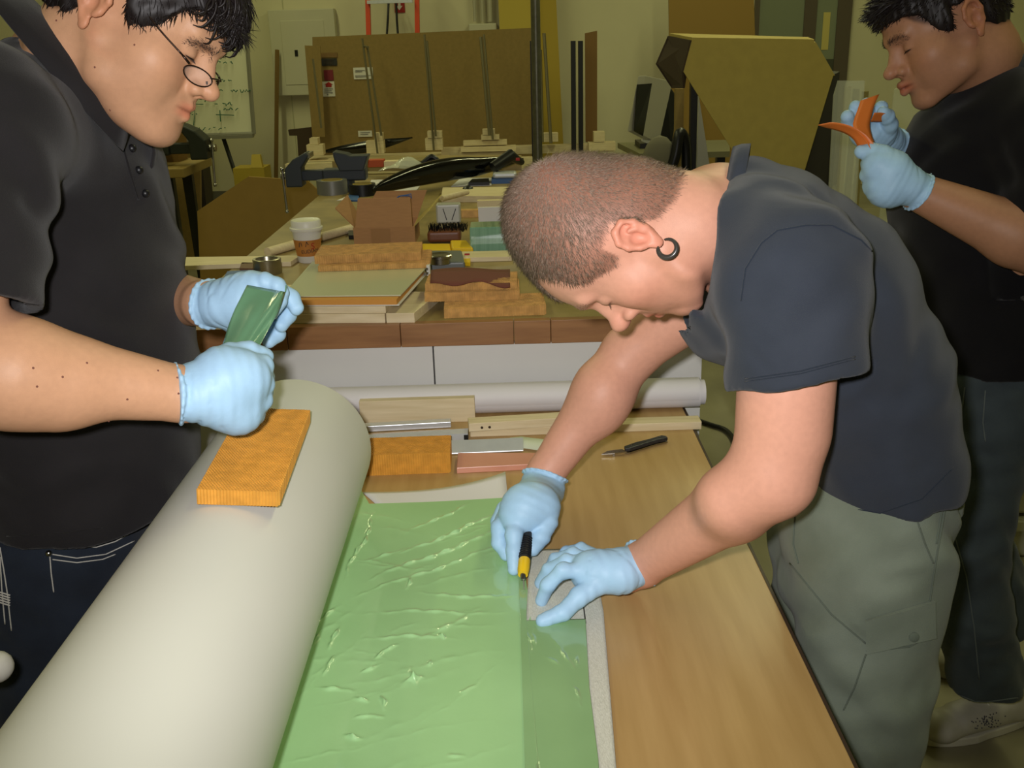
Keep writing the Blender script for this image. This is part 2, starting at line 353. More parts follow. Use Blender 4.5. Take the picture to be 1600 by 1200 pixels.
# curved black composite shell lying across the rack
rows = []
for i in range(15):
    u = i/14; x = 500+145*u; y = 238-6*math.sin(u*3)-36*max(0, u-.35)**1.6*1.2; hw = 1.2+9.5*math.sin(math.pi*min(1, u*1.0))**1.2
    c = at(x, y-1, 9.36); dz = hw*.0058*math.sin(1)
    rows.append([c+np.array((0, -.05+.02*v*v, dz*v)) for v in (-1, -.5, 0, .5, 1)])
tag(MB().sheet(rows, .01).build('composite_shell', M['gloss_black'], smooth=True), 'curved black composite shell lying on the rack blocks', 'composite part')

# steel pole
p = at(838, 100, 6.4)
po = thing('support_pole', (p[0], p[1], 0), 'round grey steel pole standing floor to ceiling', 'pole')
MB().lathe([(.029, 0), (.029, 4.6)], 16, (p[0], p[1], 0)).build('tube', mat('galvanised_pole', '6c6a5e', .38, metal=.75, var=.15, scale=30), po, smooth=True)
MB().lathe([(.085, 0), (.085, .012)], 16, (p[0], p[1], 0)).build('base_plate', M['dsteel'], po)

# ---- right side: desk, monitor, chair, big box, sheets
dk = thing('computer_desk', (at(1030, 240, 6.8)[0], 6.9, 0), 'grey topped computer desk behind the bending man', 'desk')
tz = at(1000, 232, 6.5)[2]
MB().prism([(*at(965, 215, 6.9)[:2], tz), (*at(1000, 246, 6.2)[:2], tz), (*at(1140, 246, 6.2)[:2], tz), (*at(1140, 215, 6.9)[:2], tz)], (0, 0, -.035)).build('top', mat('desk_top', '6e6a4c', .5), dk)
x0 = at(1003, 246, 6.2)[0]; x1 = at(1138, 246, 6.2)[0]; xb0 = at(970, 215, 6.9)[0]+.05
for lx, ly in ((x0+.05, 6.27), (x1-.06, 6.27), (xb0+.08, 6.83), (x1-.06, 6.83)): MB().hull((lx, ly-.03, 0), (lx+.05, ly+.03, tz-.034)).build('leg', M['dsteel'], dk)
mo = thing('crt_monitor', at(1022, 225, 6.55), 'white framed tube monitor turned side-on on the desk', 'monitor')
sm = mat('monitor_grey', 'b6b2a0', .5)
def facing(mb, q, ext): return mb.prism(q, ext)
MB().prism([at(997, 118, 6.35), at(1040, 127, 6.55), at(1020, 226, 6.55), at(980, 205, 6.35)], (.05, .03, 0)).build('bezel', sm, mo, bevel=.006)
MB().prism([at(995, 132, 6.34)+np.array((0, -.004, 0)), at(1017, 130, 6.45)+np.array((-.0, -.02, 0)), at(1003, 212, 6.45)+np.array((0, -.02, 0)), at(990, 205, 6.34)+np.array((0, -.004, 0))], (.004, -.004, 0)).build('screen', M['gloss_black'], mo)
MB().prism([at(1018, 122, 6.5), at(1038, 125, 6.56), at(1019, 227, 6.56), at(1002, 220, 6.5)], (.0, -.03, 0)).build('side_cover', mat('monitor_white', 'c9c8c4', .5), mo)
MB().prism([at(1040, 126, 6.56), at(1057, 150, 6.62), at(1056, 185, 6.62), at(1050, 226, 6.6), at(1021, 228, 6.56)], (.02, .28, 0)).build('rear_shell', M['black'], mo, bevel=.01)
a = at(1030, 228, 6.6); MB().hull((a[0]-.14, 6.48, tz), (a[0]+.14, 6.75, a[2]+.03)).build('foot', M['black'], mo)
ch = thing('desk_chair', (at(1035, 250, 5.5)[0], 5.5, 0), 'grey and black desk chair back behind the bent man', 'chair')
a = at(1030, 262, 5.4)
MB().ball(a, (.1, .05, .17), 8).build('backrest', mat('chair_fabric', '6e6a58', .8), ch, smooth='all')
MB().tube(rail([a+np.array((-.02, -.02, -.2)), a+np.array((.07, -.05, .04)), a+np.array((.1, -.03, .18)), a+np.array((.14, 0, .1)), a+np.array((.15, 0, -.2))], 6), .028, 8).build('armrest', M['black'], ch, smooth='all')
MB().tube([(a[0], 5.45, a[2]-.1), (a[0], 5.55, .1)], .03, 8).build('column', M['dsteel'], ch)
for k in range(5):
    an = k*1.257; MB().tube([(a[0], 5.55, .1), (a[0]+.28*math.cos(an), 5.55+.28*math.sin(an), .03)], .025, 6).build('foot', M['black'], ch)
MB().ball((a[0], 5.6, a[2]-.3), (.22, .22, .05), 8).build('seat', M['black'], ch, smooth='all')
# big tan packing carton with chamfered corners
cy = 4.7
cx = thing('packing_carton', (at(1180, 250, cy)[0], cy, 0), 'big tan many-sided packing carton with a dark open end', 'carton')
face = ((1081, 63), (1272, 66), (1302, 118), (1258, 264), (1235, 330), (1200, 330), (1156, 253), (1068, 112))
slab(MB(), face, cy, .012).build('front_panel', M['card_y'], cx)
back = [(1112, 62), (1275, 64), (1300, 114)]
MB().prism([at(1081, 63, cy), at(1272, 66, cy), at(1262, 62, cy+.35), at(1046, 56, cy+.35)], (0, 0, .012)).build('top_panel', M['card_y'], cx)
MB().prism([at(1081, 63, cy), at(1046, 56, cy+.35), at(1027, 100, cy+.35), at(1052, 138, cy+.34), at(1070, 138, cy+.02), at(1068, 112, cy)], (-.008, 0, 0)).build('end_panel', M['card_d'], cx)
MB().prism([at(1272, 66, cy), at(1302, 118, cy), at(1300, 116, cy+.35), at(1268, 64, cy+.35)], (.008, 0, 0)).build('side_panel', M['card_y'], cx)
a = at(1218, 330, cy); MB().hull((a[0]-.12, cy-.05, 0), (a[0]+.12, cy+.3, a[2]+.04)).build('stand', M['card_d'], cx)
wallboard('grey_board', ((1092, 150), (1162, 262), (1160, 300), (1090, 300)), 5.3, .03, mat('grey_white_board', 'a9a79c', .6), 'grey-white board below the packing carton', 'board')
wallboard('black_post', ((1080, 120), (1091, 120), (1090, 320), (1080, 320)), 5.75, .05, M['black'], 'black post standing beside the grey-white board', 'post')
wallboard('brown_post', ((1056, 139), (1069, 139), (1069, 300), (1056, 300)), 5.9, .05, M['card'], 'brown timber post behind the desk chair', 'post')
wallboard('cardboard_sheet', ((1044, -60), (1176, -60), (1180, 62), (1180, 262), (1050, 262)), 9.9, .02, mat('tan_sheet', '8f7236', .7), 'tall tan cardboard sheet standing behind the packing carton', 'cardboard sheet')
wallboard('dark_case', ((1262, 190), (1300, 118), (1312, 112), (1302, 270), (1300, 330), (1250, 330)), 5.2, .3, mat('dark_green_case', '2f2c20', .6), 'dark case standing behind the packing carton', 'case')
# clear plastic sheets leaning
for i, (pxs, Y) in enumerate(((((1303, 150), (1310, 126), (1352, 126), (1336, 330), (1302, 330)), 4.3), (((1322, 128), (1350, 126), (1346, 330), (1318, 330)), 4.6), (((1398, 140), (1420, 128), (1450, 160), (1400, 330), (1370, 330)), 4.9))):
    wallboard('plastic_sheet', pxs, Y, .012, M['acrylic'], ('clear plastic sheet leaning nearest the packing carton', 'narrow clear plastic sheet behind the nearer one', 'slanted clear plastic sheet behind the orange strips')[i], 'plastic sheet')
for i, x in enumerate((1313, 1326, 1340)):
    p0 = at(x, 300, 5.0); MB_ = MB().hull((p0[0]-.012, 5.0, 0), (p0[0]+.012, 5.03, at(x, 135+4*i, 5.0)[2]))
    tag(MB_.build('wood_strip', mat('strip_%d' % i, ('a09050', '6a5c34', '8c8048')[i], .6)), ('pale wood strip leaning behind the clear sheets, next to the carton', 'dark wood strip between two paler ones', 'greenish wood strip behind the orange strips')[i], 'wood strip')
# ribbed white crate stack at the far right
wc = thing('storage_crates', on(1620, 720, 0), 'stacked white ribbed crate at the right edge behind the man in black', 'crate')
c0 = on(1562, 655, .0)
Yc = 2.75; a0 = at(1556, 690, Yc)
z1 = at(1600, 590, Yc)[2]
for k in range(4):
    zz0 = k*z1/4; MB().hull((a0[0]+.01*k, Yc, zz0+.003), (a0[0]+.6, Yc+.5, zz0+z1/4-.01)).build('crate', mat('crate_white_%d' % k, 'aaa894', .5), wc, bevel=.01)
    MB().hull((a0[0]-.012+.01*k, Yc-.012, zz0+z1/4-.05), (a0[0]+.61, Yc+.51, zz0+z1/4-.02)).build('rim', mat('crate_rim_%d' % k, 'b4b29c', .5), wc)
# far work table at left with a vise, cardboard sheets
ft = thing('work_table', (at(250, 260, 6.6)[0], 6.8, 0), 'wooden work table with dark steel legs behind the man at left', 'table')
zt = at(280, 262, 6.6)[2]; xr = at(290, 262, 6.6)[0]
MB().hull((xr-1.5, 6.55, zt-.06), (xr, 7.2, zt)).build('top', mat('old_tabletop', '8a7440', .5), ft, bevel=.006)
for lx, ly in ((xr-.16, 6.65), (xr-.16, 7.05), (xr-1.4, 6.65), (xr-1.4, 7.05)): MB().prism([(lx, ly, 0), (lx+.05, ly, 0), (lx+.05, ly, zt-.05), (lx-.02, ly, zt-.05)], (0, .05, 0)).build('leg', M['dsteel'], ft)
vm = mat('dark_vise', '2c302e', .5, metal=.3)
def vise(x, y, z, label, s=1.0, facing=-1, m=vm):
    v = thing('bench_vise', (x, y, z), label, 'vise'); S = lambda *q: np.array((x+facing*q[0]*s, y+q[1]*s, z+q[2]*s))
    def bxs(mb, a, b): A, B = S(*a), S(*b); return mb.hull(np.minimum(A, B), np.maximum(A, B))
    MB().lathe([(.075*s, 0), (.075*s, .012*s), (.05*s, .03*s), (.05*s, .06*s)], 18, S(-.08, 0, 0)).build('swivel_base', m, v, bevel=.002)
    bxs(MB(), (-.2, -.05, .055), (.04, .05, .12)).build('body', m, v, bevel=.01*s)
    MB().prism([S(-.06, -.06, .11), S(-.19, -.06, .11), S(-.22, -.06, .19), S(-.12, -.06, .19), S(-.1, -.06, .2), S(-.03, -.06, .215), S(-.035, -.06, .17)], (0, .12*s, 0)).build('fixed_jaw', m, v, bevel=.006*s)
    bxs(MB(), (.0, -.03, .06), (.17, .03, .115)).build('slide', m, v, bevel=.005*s)
    MB().prism([S(.15, -.06, .03), S(.24, -.06, .03), S(.24, -.06, .13), S(.19, -.06, .18), S(.12, -.06, .215), S(.1, -.06, .2), S(.15, -.06, .13)], (0, .12*s, 0)).build('moving_jaw', m, v, bevel=.008*s)
    bxs(MB(), (.095, -.055, .185), (.108, .055, .212)).build('jaw_plate', M['steel'], v); bxs(MB(), (-.03, -.055, .185), (-.042, .055, .212)).build('jaw_plate', M['steel'], v)
    MB().lathe([(.02*s, 0), (.02*s, .04*s)], 12, S(.235, 0, .085), T=rot(0, facing*90, 0)).build('screw_head', M['steel'], v, smooth=True)
    h = MB().tube([S(.262, -.02, .12), S(.255, -.03, -.1)], .007*s, 8).build('handle', M['steel'], v, smooth=True)
    for q in ((.262, -.02, .125), (.255, -.03, -.105)): MB().ball(S(*q), (.011*s,)*3, 6).build('handle_knob', M['steel'], h, smooth='all')
    return v
vise(at(255, 250, 6.7)[0], 6.75, zt, 'dark vise on the far left work table', 1.25, 1)
wallboard('cardboard_sheet', ((262, 390), (272, 252), (313, 222), (314, 330), (300, 400), (285, 408)), 7.4, .02, M['card'], 'upright brown cardboard sheet beside the far left table leg', 'cardboard sheet')
wallboard('cardboard_sheet', ((303, 388), (308, 330), (388, 276), (480, 282), (500, 300), (520, 408), (310, 405)), 6.2, .02, mat('tan_cardboard_lying', '8c6f34', .7, var=.05, scale=12), 'large clipped-corner cardboard sheet beside the cluttered bench', 'cardboard sheet')
wallboard('brown_carton', ((243, 182), (275, 182), (276, 225), (243, 240)), 6.95, .2, mat('brown_carton', '7d5f2e', .7), 'brown carton on the far table below the whiteboard', 'carton', floor=False, base=zt)
wallboard('dark_toolbox', ((277, 222), (312, 222), (313, 262), (277, 262)), 7.62, .2, mat('dark_toolbox', '2a241c', .6), 'tall dark box standing behind the far left table', 'box')
yb = thing('yellow_stool', (at(390, 270, 8.6)[0], 8.6, 0), 'small yellow wooden stand below the whiteboard', 'stand')
ym = mat('yellow_wood', 'a08a28', .6)
a, b = cuboid_px(366, 284, 412, 262, 8.6, .25); MB().hull(a, b).build('seat', ym, yb); MB().prism([at(392, 262, 8.6), at(410, 262, 8.6), at(406, 242, 8.65), at(393, 242, 8.65)], (0, .05, 0)).build('backrest', ym, yb)
for lx in (a[0], b[0]-.05):
    for ly in (8.6, 8.8): MB().hull((lx, ly, 0), (lx+.05, ly+.05, a[2]+.002)).build('leg', ym, yb)
# ------------------------------------------------------------------ near work table and the cluttered bench behind it
TZ, BZ, BY = .86, 1.04, 1.95
XR = .344; BX0, BX1 = -.722, .387
tb = thing('work_table', (0, 1.1, 0), 'maple laminate table with dark edge band in the foreground', 'table')
MB().hull((-.50, .2, TZ-.03), (XR-.004, 1.925, TZ)).build('top', M['maple'], tb, bevel=.0015)
e = MB(); e.hull((XR-.004, .2, TZ-.03), (XR, 1.929, TZ-.0008)); e.hull((-.5, 1.925, TZ-.03), (XR-.004, 1.929, TZ-.0008)); e.hull((-.504, .2, TZ-.03), (-.5, 1.929, TZ-.0008)); e.build('edge_band', M['edge'], tb)
for lx in (-.46, XR-.1):
    for ly in (.26, 1.82): MB().hull((lx, ly, 0), (lx+.045, ly+.045, TZ-.03)).build('leg', M['steel_leg'], tb)
for ly in (.27, 1.83): MB().hull((-.415, ly, TZ-.1), (XR-.1, ly+.03, TZ-.03)).build('apron_rail', M['steel_leg'], tb)

wt = thing('bench_worktop', (0, 3, BZ), 'long worn wooden bench top piled with tools behind the table', 'worktop')
MB().hull((BX0, BY+.006, BZ-.048), (.60, 4.35, BZ)).build('top', M['benchtop'], wt, bevel=.002)
xs = [BX0, -.46, -.23, .0, .075, .26, .6]
for a, b in zip(xs, xs[1:]): MB().hull((a+.0006, BY-.016, BZ-.048), (b-.0006, BY+.006, BZ+.0005)).build('front_plank', M['butcher'], wt, bevel=.001)
xm = at(678, 570, BY)[0]
for a, b, l in ((BX0+.02, xm-.0015, 'white cabinet under the bench, left of the narrow seam'), (xm+.0015, BX1, 'white cabinet under the bench, right of the narrow seam')):
    c = thing('base_cabinet', ((a+b)/2, 2.6, 0), l, 'cabinet')
    MB().hull((a, BY+.02, .08), (b, 4.25, BZ-.049)).build('body', M['white_panel'], c)
    MB().hull((a, BY, .1), (b, BY+.019, BZ-.05)).build('front_panel', M['white_panel'], c, bevel=.001)
    MB().hull((a+.01, BY+.06, 0), (b-.01, 4.2, .08)).build('plinth', M['black'], c)

# big paper roll
PR, PX = .1155, -.347
roll = thing('paper_roll', (PX, .9, TZ), 'thick roll of off-white paper lying along the left of the table', 'paper roll')
RT = Matrix.Rotation(R(-90), 3, 'X')
MB().lathe([(.04, 0), (PR-.0008, 0), (PR, .001), (PR, 1.249), (PR-.0008, 1.25), (.04, 1.25)], 96, (PX, .205, TZ+PR), T=RT, close=False).build('wound_paper', M['paper'], roll, smooth=True)
MB().lathe([(.038, .0), (.041, .0), (.041, 1.25), (.038, 1.25), (.038, 0)], 40, (PX, .205, TZ+PR), T=RT, close=False).build('core_tube', M['card'], roll, smooth=True)

def honey(name, T, loc, lx, ly, h, cell, m, parent, seed=0):
    rw = random.Random(seed); mb = MB(); ro, ri = cell/1.732, cell/1.732*.74
    nx, ny = max(2, int(lx/cell)), max(2, int(ly/(cell*.866)))
    hx = [(math.cos(R(60*k+30)), math.sin(R(60*k+30))) for k in range(6)]
    q = [(k, (k+1) % 6, (k+1) % 6+6, k+6) for k in range(6)]+[(k+6, (k+1) % 6+6, (k+1) % 6+12, k+12) for k in range(6)]+[(k, k+18, (k+1) % 6+18, (k+1) % 6) for k in range(6)]
    V = []; F = []; Tm = np.array(T)
    for j in range(ny):
        for i in range(nx):
            cx_, cy_ = (i-(nx-1)/2+(.25 if j % 2 else -.25))*cell, (j-(ny-1)/2)*cell*.866
            dz = rw.uniform(-.0002, .0002); n = len(V)
            for rr, z in ((ro, h+dz), (ri, h+dz), (ri*.9, h*.55)): V += [(cx_+rr*a, cy_+rr*b, z) for a, b in hx]
            V += [(cx_+ro*a, cy_+ro*b, 0) for a, b in hx]
            F += [tuple(v+n for v in f) for f in q]+[(n+12, n+13, n+14, n+15, n+16, n+17)]
    A = np.array(V) @ Tm.T + np.array(loc); mb.v = [tuple(p) for p in A]; mb.f = F
    return tag(mb.build(name, m, parent), kind='stuff')
def honey_slab(loc, T, lx, ly, h, cell, m, label, group=None, seed=0):
    t = thing('honeycomb_slab', loc, label, 'honeycomb slab', group)
    honey('cells', T, loc, lx, ly, h, cell, m, t, seed); return t
# slab on the roll
hp = np.array((PX+.024, 1.145, TZ+2*PR-.0005)); th = rot(0, 4, 0)
honey_slab(hp, np.array(rot(0, 5, 3)), .090, .262, .0185, .0036, M['honey'], 'orange honeycomb slab resting on top of the white paper roll', None, 1)

# green film with creases
def creased(x0, x1, y0, y1, nx, ny, cre, amp, seed, edge=None, z0=0):
    r2 = np.random.RandomState(seed); X, Y = np.meshgrid(np.linspace(x0, x1, nx), np.linspace(y0, y1, ny))
    if edge is not None: X, Y = edge(X, Y)
    Z = np.zeros_like(X)
    for k in range(10):
        a = r2.uniform(0, 6.28); f = r2.uniform(12, 40); Z += amp/f*16*np.sin(f*(X*math.cos(a)+Y*math.sin(a))+r2.uniform(0, 6))
    Z -= Z.min(); Z *= .5
    for (ax, ay, bx, by, h, wd) in cre:
        d = np.array((bx-ax, by-ay)); L = np.linalg.norm(d); d /= L
        t = ((X-ax)*d[0]+(Y-ay)*d[1]); s_ = (X-ax)*-d[1]+(Y-ay)*d[0]+.0035*np.sin(t*40+ax*50)+.0013*np.sin(t*130+by*90)+.0005*np.sin(t*390+ay*70)
        Z += h*np.exp(-np.abs(s_/wd)**1.5)*np.clip(np.minimum(t, L-t)/(.48*L), 0, 1)**1.2*(.65+.35*np.sin(t*210+bx*80))
    return np.stack([X, Y, TZ+z0+Z], 2)
def film_material(name, c, c2):
    m = mat(name, c, .32, c2=c2, scale=7, spec=.45, coat=1.0, coat_rough=.055, bump=.25, bscale=42); return m
fl = on(790, 779, TZ+.001); fr_ = on(808, 1000, TZ+.001); fb = on(820, 1195, TZ+.001)
def film_edge(X, Y):
    u = (X-(-.312))/(.13+.312); xr = np.interp(Y, [.3, fb[1], on(812, 930, TZ)[1], on(806, 870, TZ)[1], fl[1]], [fb[0]-.003, fb[0], on(814, 930, TZ)[0], on(806, 870, TZ)[0], fl[0]])
    yt = np.interp(u, [0, .12, .22, .5, 1], [1.57, 1.555, fl[1]-.012, fl[1]-.010, fl[1]]); v = (Y-.3)/(1.55-.3)
    return -.312+u*(xr+.324), .3+v*(yt-.3)
def raw_film(name, V, Q, m):
    me = bpy.data.meshes.new(name); n = len(Q); me.vertices.add(len(V)); me.vertices.foreach_set('co', V.astype(np.float32).ravel()); me.loops.add(n*4); me.loops.foreach_set('vertex_index', Q.astype(np.int32).ravel())
    me.polygons.add(n); me.polygons.foreach_set('loop_start', np.arange(0, n*4, 4, dtype=np.int32)); me.polygons.foreach_set('use_smooth', np.ones(n, bool)); me.update(calc_edges=True); me.validate(); me.materials.append(m)
    o = bpy.data.objects.new(name, me); col.objects.link(o); return o
def seg(x0, y0, x1, y1, h, w_): a, b = on(x0, y0, TZ), on(x1, y1, TZ); return (a[0], a[1], b[0], b[1], h, w_)
cre = [seg(560, 775, 530, 850, .007, .004), seg(590, 800, 535, 915, .006, .0045), seg(795, 800, 610, 875, .006, .0055), seg(800, 825, 560, 915, .006, .007), seg(800, 850, 540, 940, .004, .006), seg(630, 840, 740, 785, .004, .005),
       seg(486, 985, 530, 945, .005, .004), seg(488, 1015, 500, 985, .006, .004), seg(508, 1020, 530, 975, .006, .004), seg(455, 1105, 400, 1190, .007, .006), seg(440, 1060, 460, 1100, .006, .004),
       seg(585, 1035, 625, 1010, .007, .005), seg(560, 1055, 600, 1040, .005, .004), seg(625, 1075, 665, 1060, .008, .006), seg(640, 1045, 655, 1080, .007, .005), seg(550, 1092, 580, 1100, .005, .003), seg(590, 1090, 598, 1115, .006, .003), seg(552, 1122, 602, 1127, .006, .003), seg(535, 1150, 570, 1160, .007, .005),
       seg(560, 1000, 720, 1000, .0035, .006), seg(640, 905, 632, 925, .007, .004), seg(650, 930, 815, 938, .004, .006), seg(560, 960, 800, 960, .003, .006), seg(490, 1075, 560, 1080, .005, .006), seg(640, 1010, 760, 950, .003, .008), seg(715, 1085, 745, 1075, .006, .004), seg(685, 992, 700, 1002, .006, .003), seg(672, 1035, 676, 1045, .006, .003), seg(500, 1060, 520, 1025, .005, .004), seg(700, 1180, 730, 1188, .005, .003), seg(560, 880, 640, 860, .003, .006)]
cre = [c[:4]+(c[4]*1.0, max(.0019, c[5]*.42)) for c in cre]
_rc = np.random.RandomState(8)
for _k in range(46):   # faint tension lines fanning out from where the film is cut, and a few crumples
    _a = R(_rc.uniform(150, 250)); _L = _rc.uniform(.05, .26); _x, _y = _rc.uniform(-.26, .04), _rc.uniform(.62, 1.45)
    cre.append((_x, _y, _x+_L*math.cos(_a), _y+_L*math.sin(_a)*.8, _rc.uniform(.0004, .0012), _rc.uniform(.0018, .005)))
F1 = creased(-.312, .13, .3, 1.55, 320, 720, cre, .0006, 3, film_edge, .0022)
_n, _m = F1.shape[:2]; _i = np.arange((_n-1)*_m).reshape(_n-1, _m)[:, :-1].ravel()
film = raw_film('green_film', F1.reshape(-1, 3), np.stack([_i, _i+1, _i+_m+1, _i+_m], 1), film_material('green_film', 'a0cc90', 'a8d498'))
tag(film, 'light green creased plastic film spread beside the paper roll', 'plastic film')
# backing paper, white ply strip, dark band
A = [on(566, 768, TZ), on(600, 783, TZ), on(790, 781, TZ), on(790, 760, TZ)]
bp = []
for v in np.linspace(0, 1, 8):
    row = []
    for u in np.linspace(0, 1, 14):
        lo_ = on(590+205*u, 790, TZ+.001); hi_ = on(566+224*u, 769-9*u**2-13*u**3, TZ+.001)
        p = lo_*(1-v)+hi_*v; p[2] = TZ+.0012+.012*v*v*u**3; row.append(p)
    bp.append(row)
tag(MB().sheet(bp, -.0006).build('backing_paper', M['white_paper'], smooth='all'), 'white backing paper curling out past the far end of the film', 'paper')
def strip(pl, pr, ys, name, m, label, cat, z0, cre=(), amp=0, seed=1):
    l = [on(x, y, TZ) for x, y in pl]; r_ = [on(x, y, TZ) for x, y in pr]; P = []
    ny, nu = (340, 72) if len(cre) else (130, 26)
    cre = [c[:4]+(c[4]*.55, max(.0014, c[5]*.4)) for c in cre]
    yy = np.linspace(min(l[0][1], r_[0][1]) if ys is None else ys[1], ys[0], ny)
    lx = np.interp(yy, [q[1] for q in l[::-1]], [q[0] for q in l[::-1]]); rx = np.interp(yy, [q[1] for q in r_[::-1]], [q[0] for q in r_[::-1]])
    U = np.linspace(0, 1, nu); X = lx[:, None]*(1-U)+rx[:, None]*U; Y = np.repeat(yy[:, None], nu, 1)
    G = creased(0, 1, 0, 1, nu, ny, cre, amp, seed, lambda a, b: (X, Y), z0) if (cre or amp) else np.stack([X, Y, np.full_like(X, TZ+z0)], 2)
    return tag(MB().sheet(G, -.0005).build(name, m, smooth='all'), label, cat)
weave = mat('white_ply_weave', 'd6d6ca', .75, c2='c2c2b4', scale=240, stretch=(3, 1, 1), bump=.4, bscale=260)
yt = on(900, 861, TZ)[1]
strip([(828, 861), (822, 975), (838, 1195), (838, 1300)], [(925, 861), (943, 960), (962, 1195), (970, 1300)], (yt, .42), 'ply_strip', weave, 'white woven peel ply strip along the right side of the film', 'fabric strip', .0042, (), .0002, 5)
strip([(822, 977), (831, 1080), (838, 1195), (838, 1300)], [(915, 974), (921, 1080), (935, 1195), (942, 1300)], (on(870, 975, TZ)[1], .42), 'dark_film_band', film_material('dark_green_film', '88ae78', '92b882'), 'darker green film band overlapping the white ply strip', 'plastic film', .0064,
      [seg(826, 980, 833, 1030, .005, .003), seg(836, 985, 838, 1020, .005, .003), seg(865, 1000, 895, 1060, .004, .004), seg(895, 1075, 905, 1115, .005, .004), seg(840, 1180, 850, 1250, .006, .005), seg(850, 1030, 880, 1045, .004, .003), seg(900, 1030, 895, 1050, .004, .003)], .0003, 6)
strip([(810, 905), (813, 975), (820, 1195), (822, 1300)], [(822, 905), (823, 977), (841, 1195), (842, 1300)], (on(815, 905, TZ)[1], .42), 'film_edge_strip', film_material('dark_green_film_edge', '88ae78', '92b882'), 'thin darker green film edge being cut by the knife', 'plastic film', .0072, (), .0003, 7)
# dark pull line on the ply
a_, b_ = on(901, 862, TZ+.0058), on(915, 974, TZ+.0058)
tag(MB().tube([a_, (a_+b_)/2, b_], .0009, 5).build('tracer_thread', M['ink'], None), 'dark tracer thread running along the white ply strip', 'thread')

# -------- things at the far end of the table
def bar(name, p0, p1, w_, h, z, m, label, cat, group=None, bevel=.001):   # bar whose front lower edge runs p0 -> p1 (pixels) at height z
    a, b = on(*p0, z), on(*p1, z); d = b-a; n = np.array((-d[1], d[0], 0)); n /= np.linalg.norm(n); n *= w_ if n[1] > 0 else -w_
    return tag(MB().prism([a, b, b+n, a+n], (0, 0, h)).build(name, m, bevel=bevel), label, cat, group)
bar('pine_strip', (735, 683), (1096, 671), .034, .016, TZ, M['pine'], 'long pine strip lying along the far edge of the table', 'wood strip')
_ps = bar('pine_strip', (733, 675), (905, 664), .032, .017, TZ+.0165, M['pine'], 'shorter pine strip with two holes lying on the longer one', 'wood strip')
for x in (753, 765):
    p = on(x, 667.5-.06*(x-753), TZ+.026); tag(MB().lathe([(.0026, 0), (.0026, .0008)], 10, p+np.array((0, -.002, 0)), T=rot(90)).build('screw_hole', M['card_d'], _ps))
b0 = on(560, 672, TZ); b1 = on(742, 668, TZ)
tag(MB().prism([b0+np.array((0, .032, 0)), b1+np.array((0, .032, 0)), b1+np.array((0, .032, .050)), b0+np.array((0, .032, .048))], (0, .018, 0)).build('pine_board', M['pine'], bevel=.001), 'pale pine board standing on edge in front of the white paper roll', 'board')
wr = thing('plotter_paper_roll', (0, 1.885, TZ), 'long white roll of drawing paper across the far end of the table', 'paper roll')
ca, cb = np.array((-.62, 1.893, TZ+.0315)), np.array((.372, 1.897, TZ+.0315))
MB().tube([ca, cb], .0305, 40, caps=True).build('wound_paper', M['white_paper'], wr, smooth=True)
MB().tube([cb-np.array((.01, 0, 0)), cb+np.array((.011, 0, 0))], [.0255, .0255], 32).build('inner_layer', M['white_paper'], wr, smooth=True)
MB().tube([ca+np.array((0, -.006, .0045)), cb+np.array((-.004, -.006, .0045))], .0265, 32).build('loose_wrap', M['white_paper'], wr, smooth=True)
# aluminium pieces
bar('aluminium_angle', (560, 676), (705, 668), .02, .012, TZ+.001, M['alu'], 'short aluminium bar lying right in front of the pine board', 'metal bar')
sq = thing('aluminium_square', on(650, 684, TZ), 'aluminium set square lying over the honeycomb block', 'set square')
a, b = on(560, 690, TZ+.014), on(731, 679, TZ+.014)
MB().prism([a, b, b+np.array((0, .026, 0)), a+np.array((0, .026, 0))], (0, 0, .0025)).build('blade', M['alu'], sq)
MB().prism([a, b, b+np.array((0, .002, 0)), a+np.array((0, .002, 0))], (0, 0, -.0135)).build('flange', M['alu'], sq)
bx = on(728, 681, TZ+.012); MB().hull((bx[0]-.004, bx[1], TZ), (bx[0]+.004, bx[1]+.026, TZ+.014)).build('end_cap', M['black'], sq)
ap = thing('aluminium_plate', on(760, 700, TZ), 'shiny aluminium plate leaning beside the honeycomb block', 'metal plate')
a, b = on(700, 710, TZ+.002), on(818, 705, TZ+.002)
MB().prism([a, b, b+np.array((0, .03, .013)), a+np.array((0, .03, .013))], (0, .0006, .002)).build('plate', M['alu'], ap, bevel=.0006)
MB().prism([a+np.array((-.13, .03, .013)), b+np.array((0, .03, .013)), b+np.array((0, .032, -.003)), a+np.array((-.13, .032, -.003))], (0, .003, 0)).build('back_flange', M['alu'], ap)
hb0 = on(640, 742, TZ); hx0 = on(580, 742, TZ)[0]-.06; hx1 = on(703, 742, TZ)[0]
honey_slab(np.array(((hx0+hx1)/2, hb0[1]+.042, TZ)), np.array(rz(R(1.5))), hx1-hx0, .082, .039, .0042, M['honey'], 'orange honeycomb block lying on the table behind the roll', None, 2)
pk = [on(714, 740, TZ), on(850, 733, TZ), on(860, 716, TZ), on(716, 716, TZ)]
tag(MB().prism(pk, (0, 0, .011)).build('pink_slab', mat('pink_foam_plate', 'd89a80', .3, c2='c98a70', scale=8), bevel=.001), 'pinkish plastic slab lying in front of the aluminium plate', 'plastic slab')
ps = [[on(x, y+dy, TZ+.018-.012*k+.002*math.sin(x)) for x, dy in ((797, 0), (815, -2), (835, 1), (858, 3), (880, 4))] for k, y in ((0, 684), (.5, 692), (1, 702))]
tag(MB().sheet(ps, -.0005).build('paper_scrap', mat('pale_green_paper', 'c6cdb2', .6), smooth='all'), 'pale green paper scrap lying across the aluminium plate', 'paper')
pp = on(820, 712, TZ)
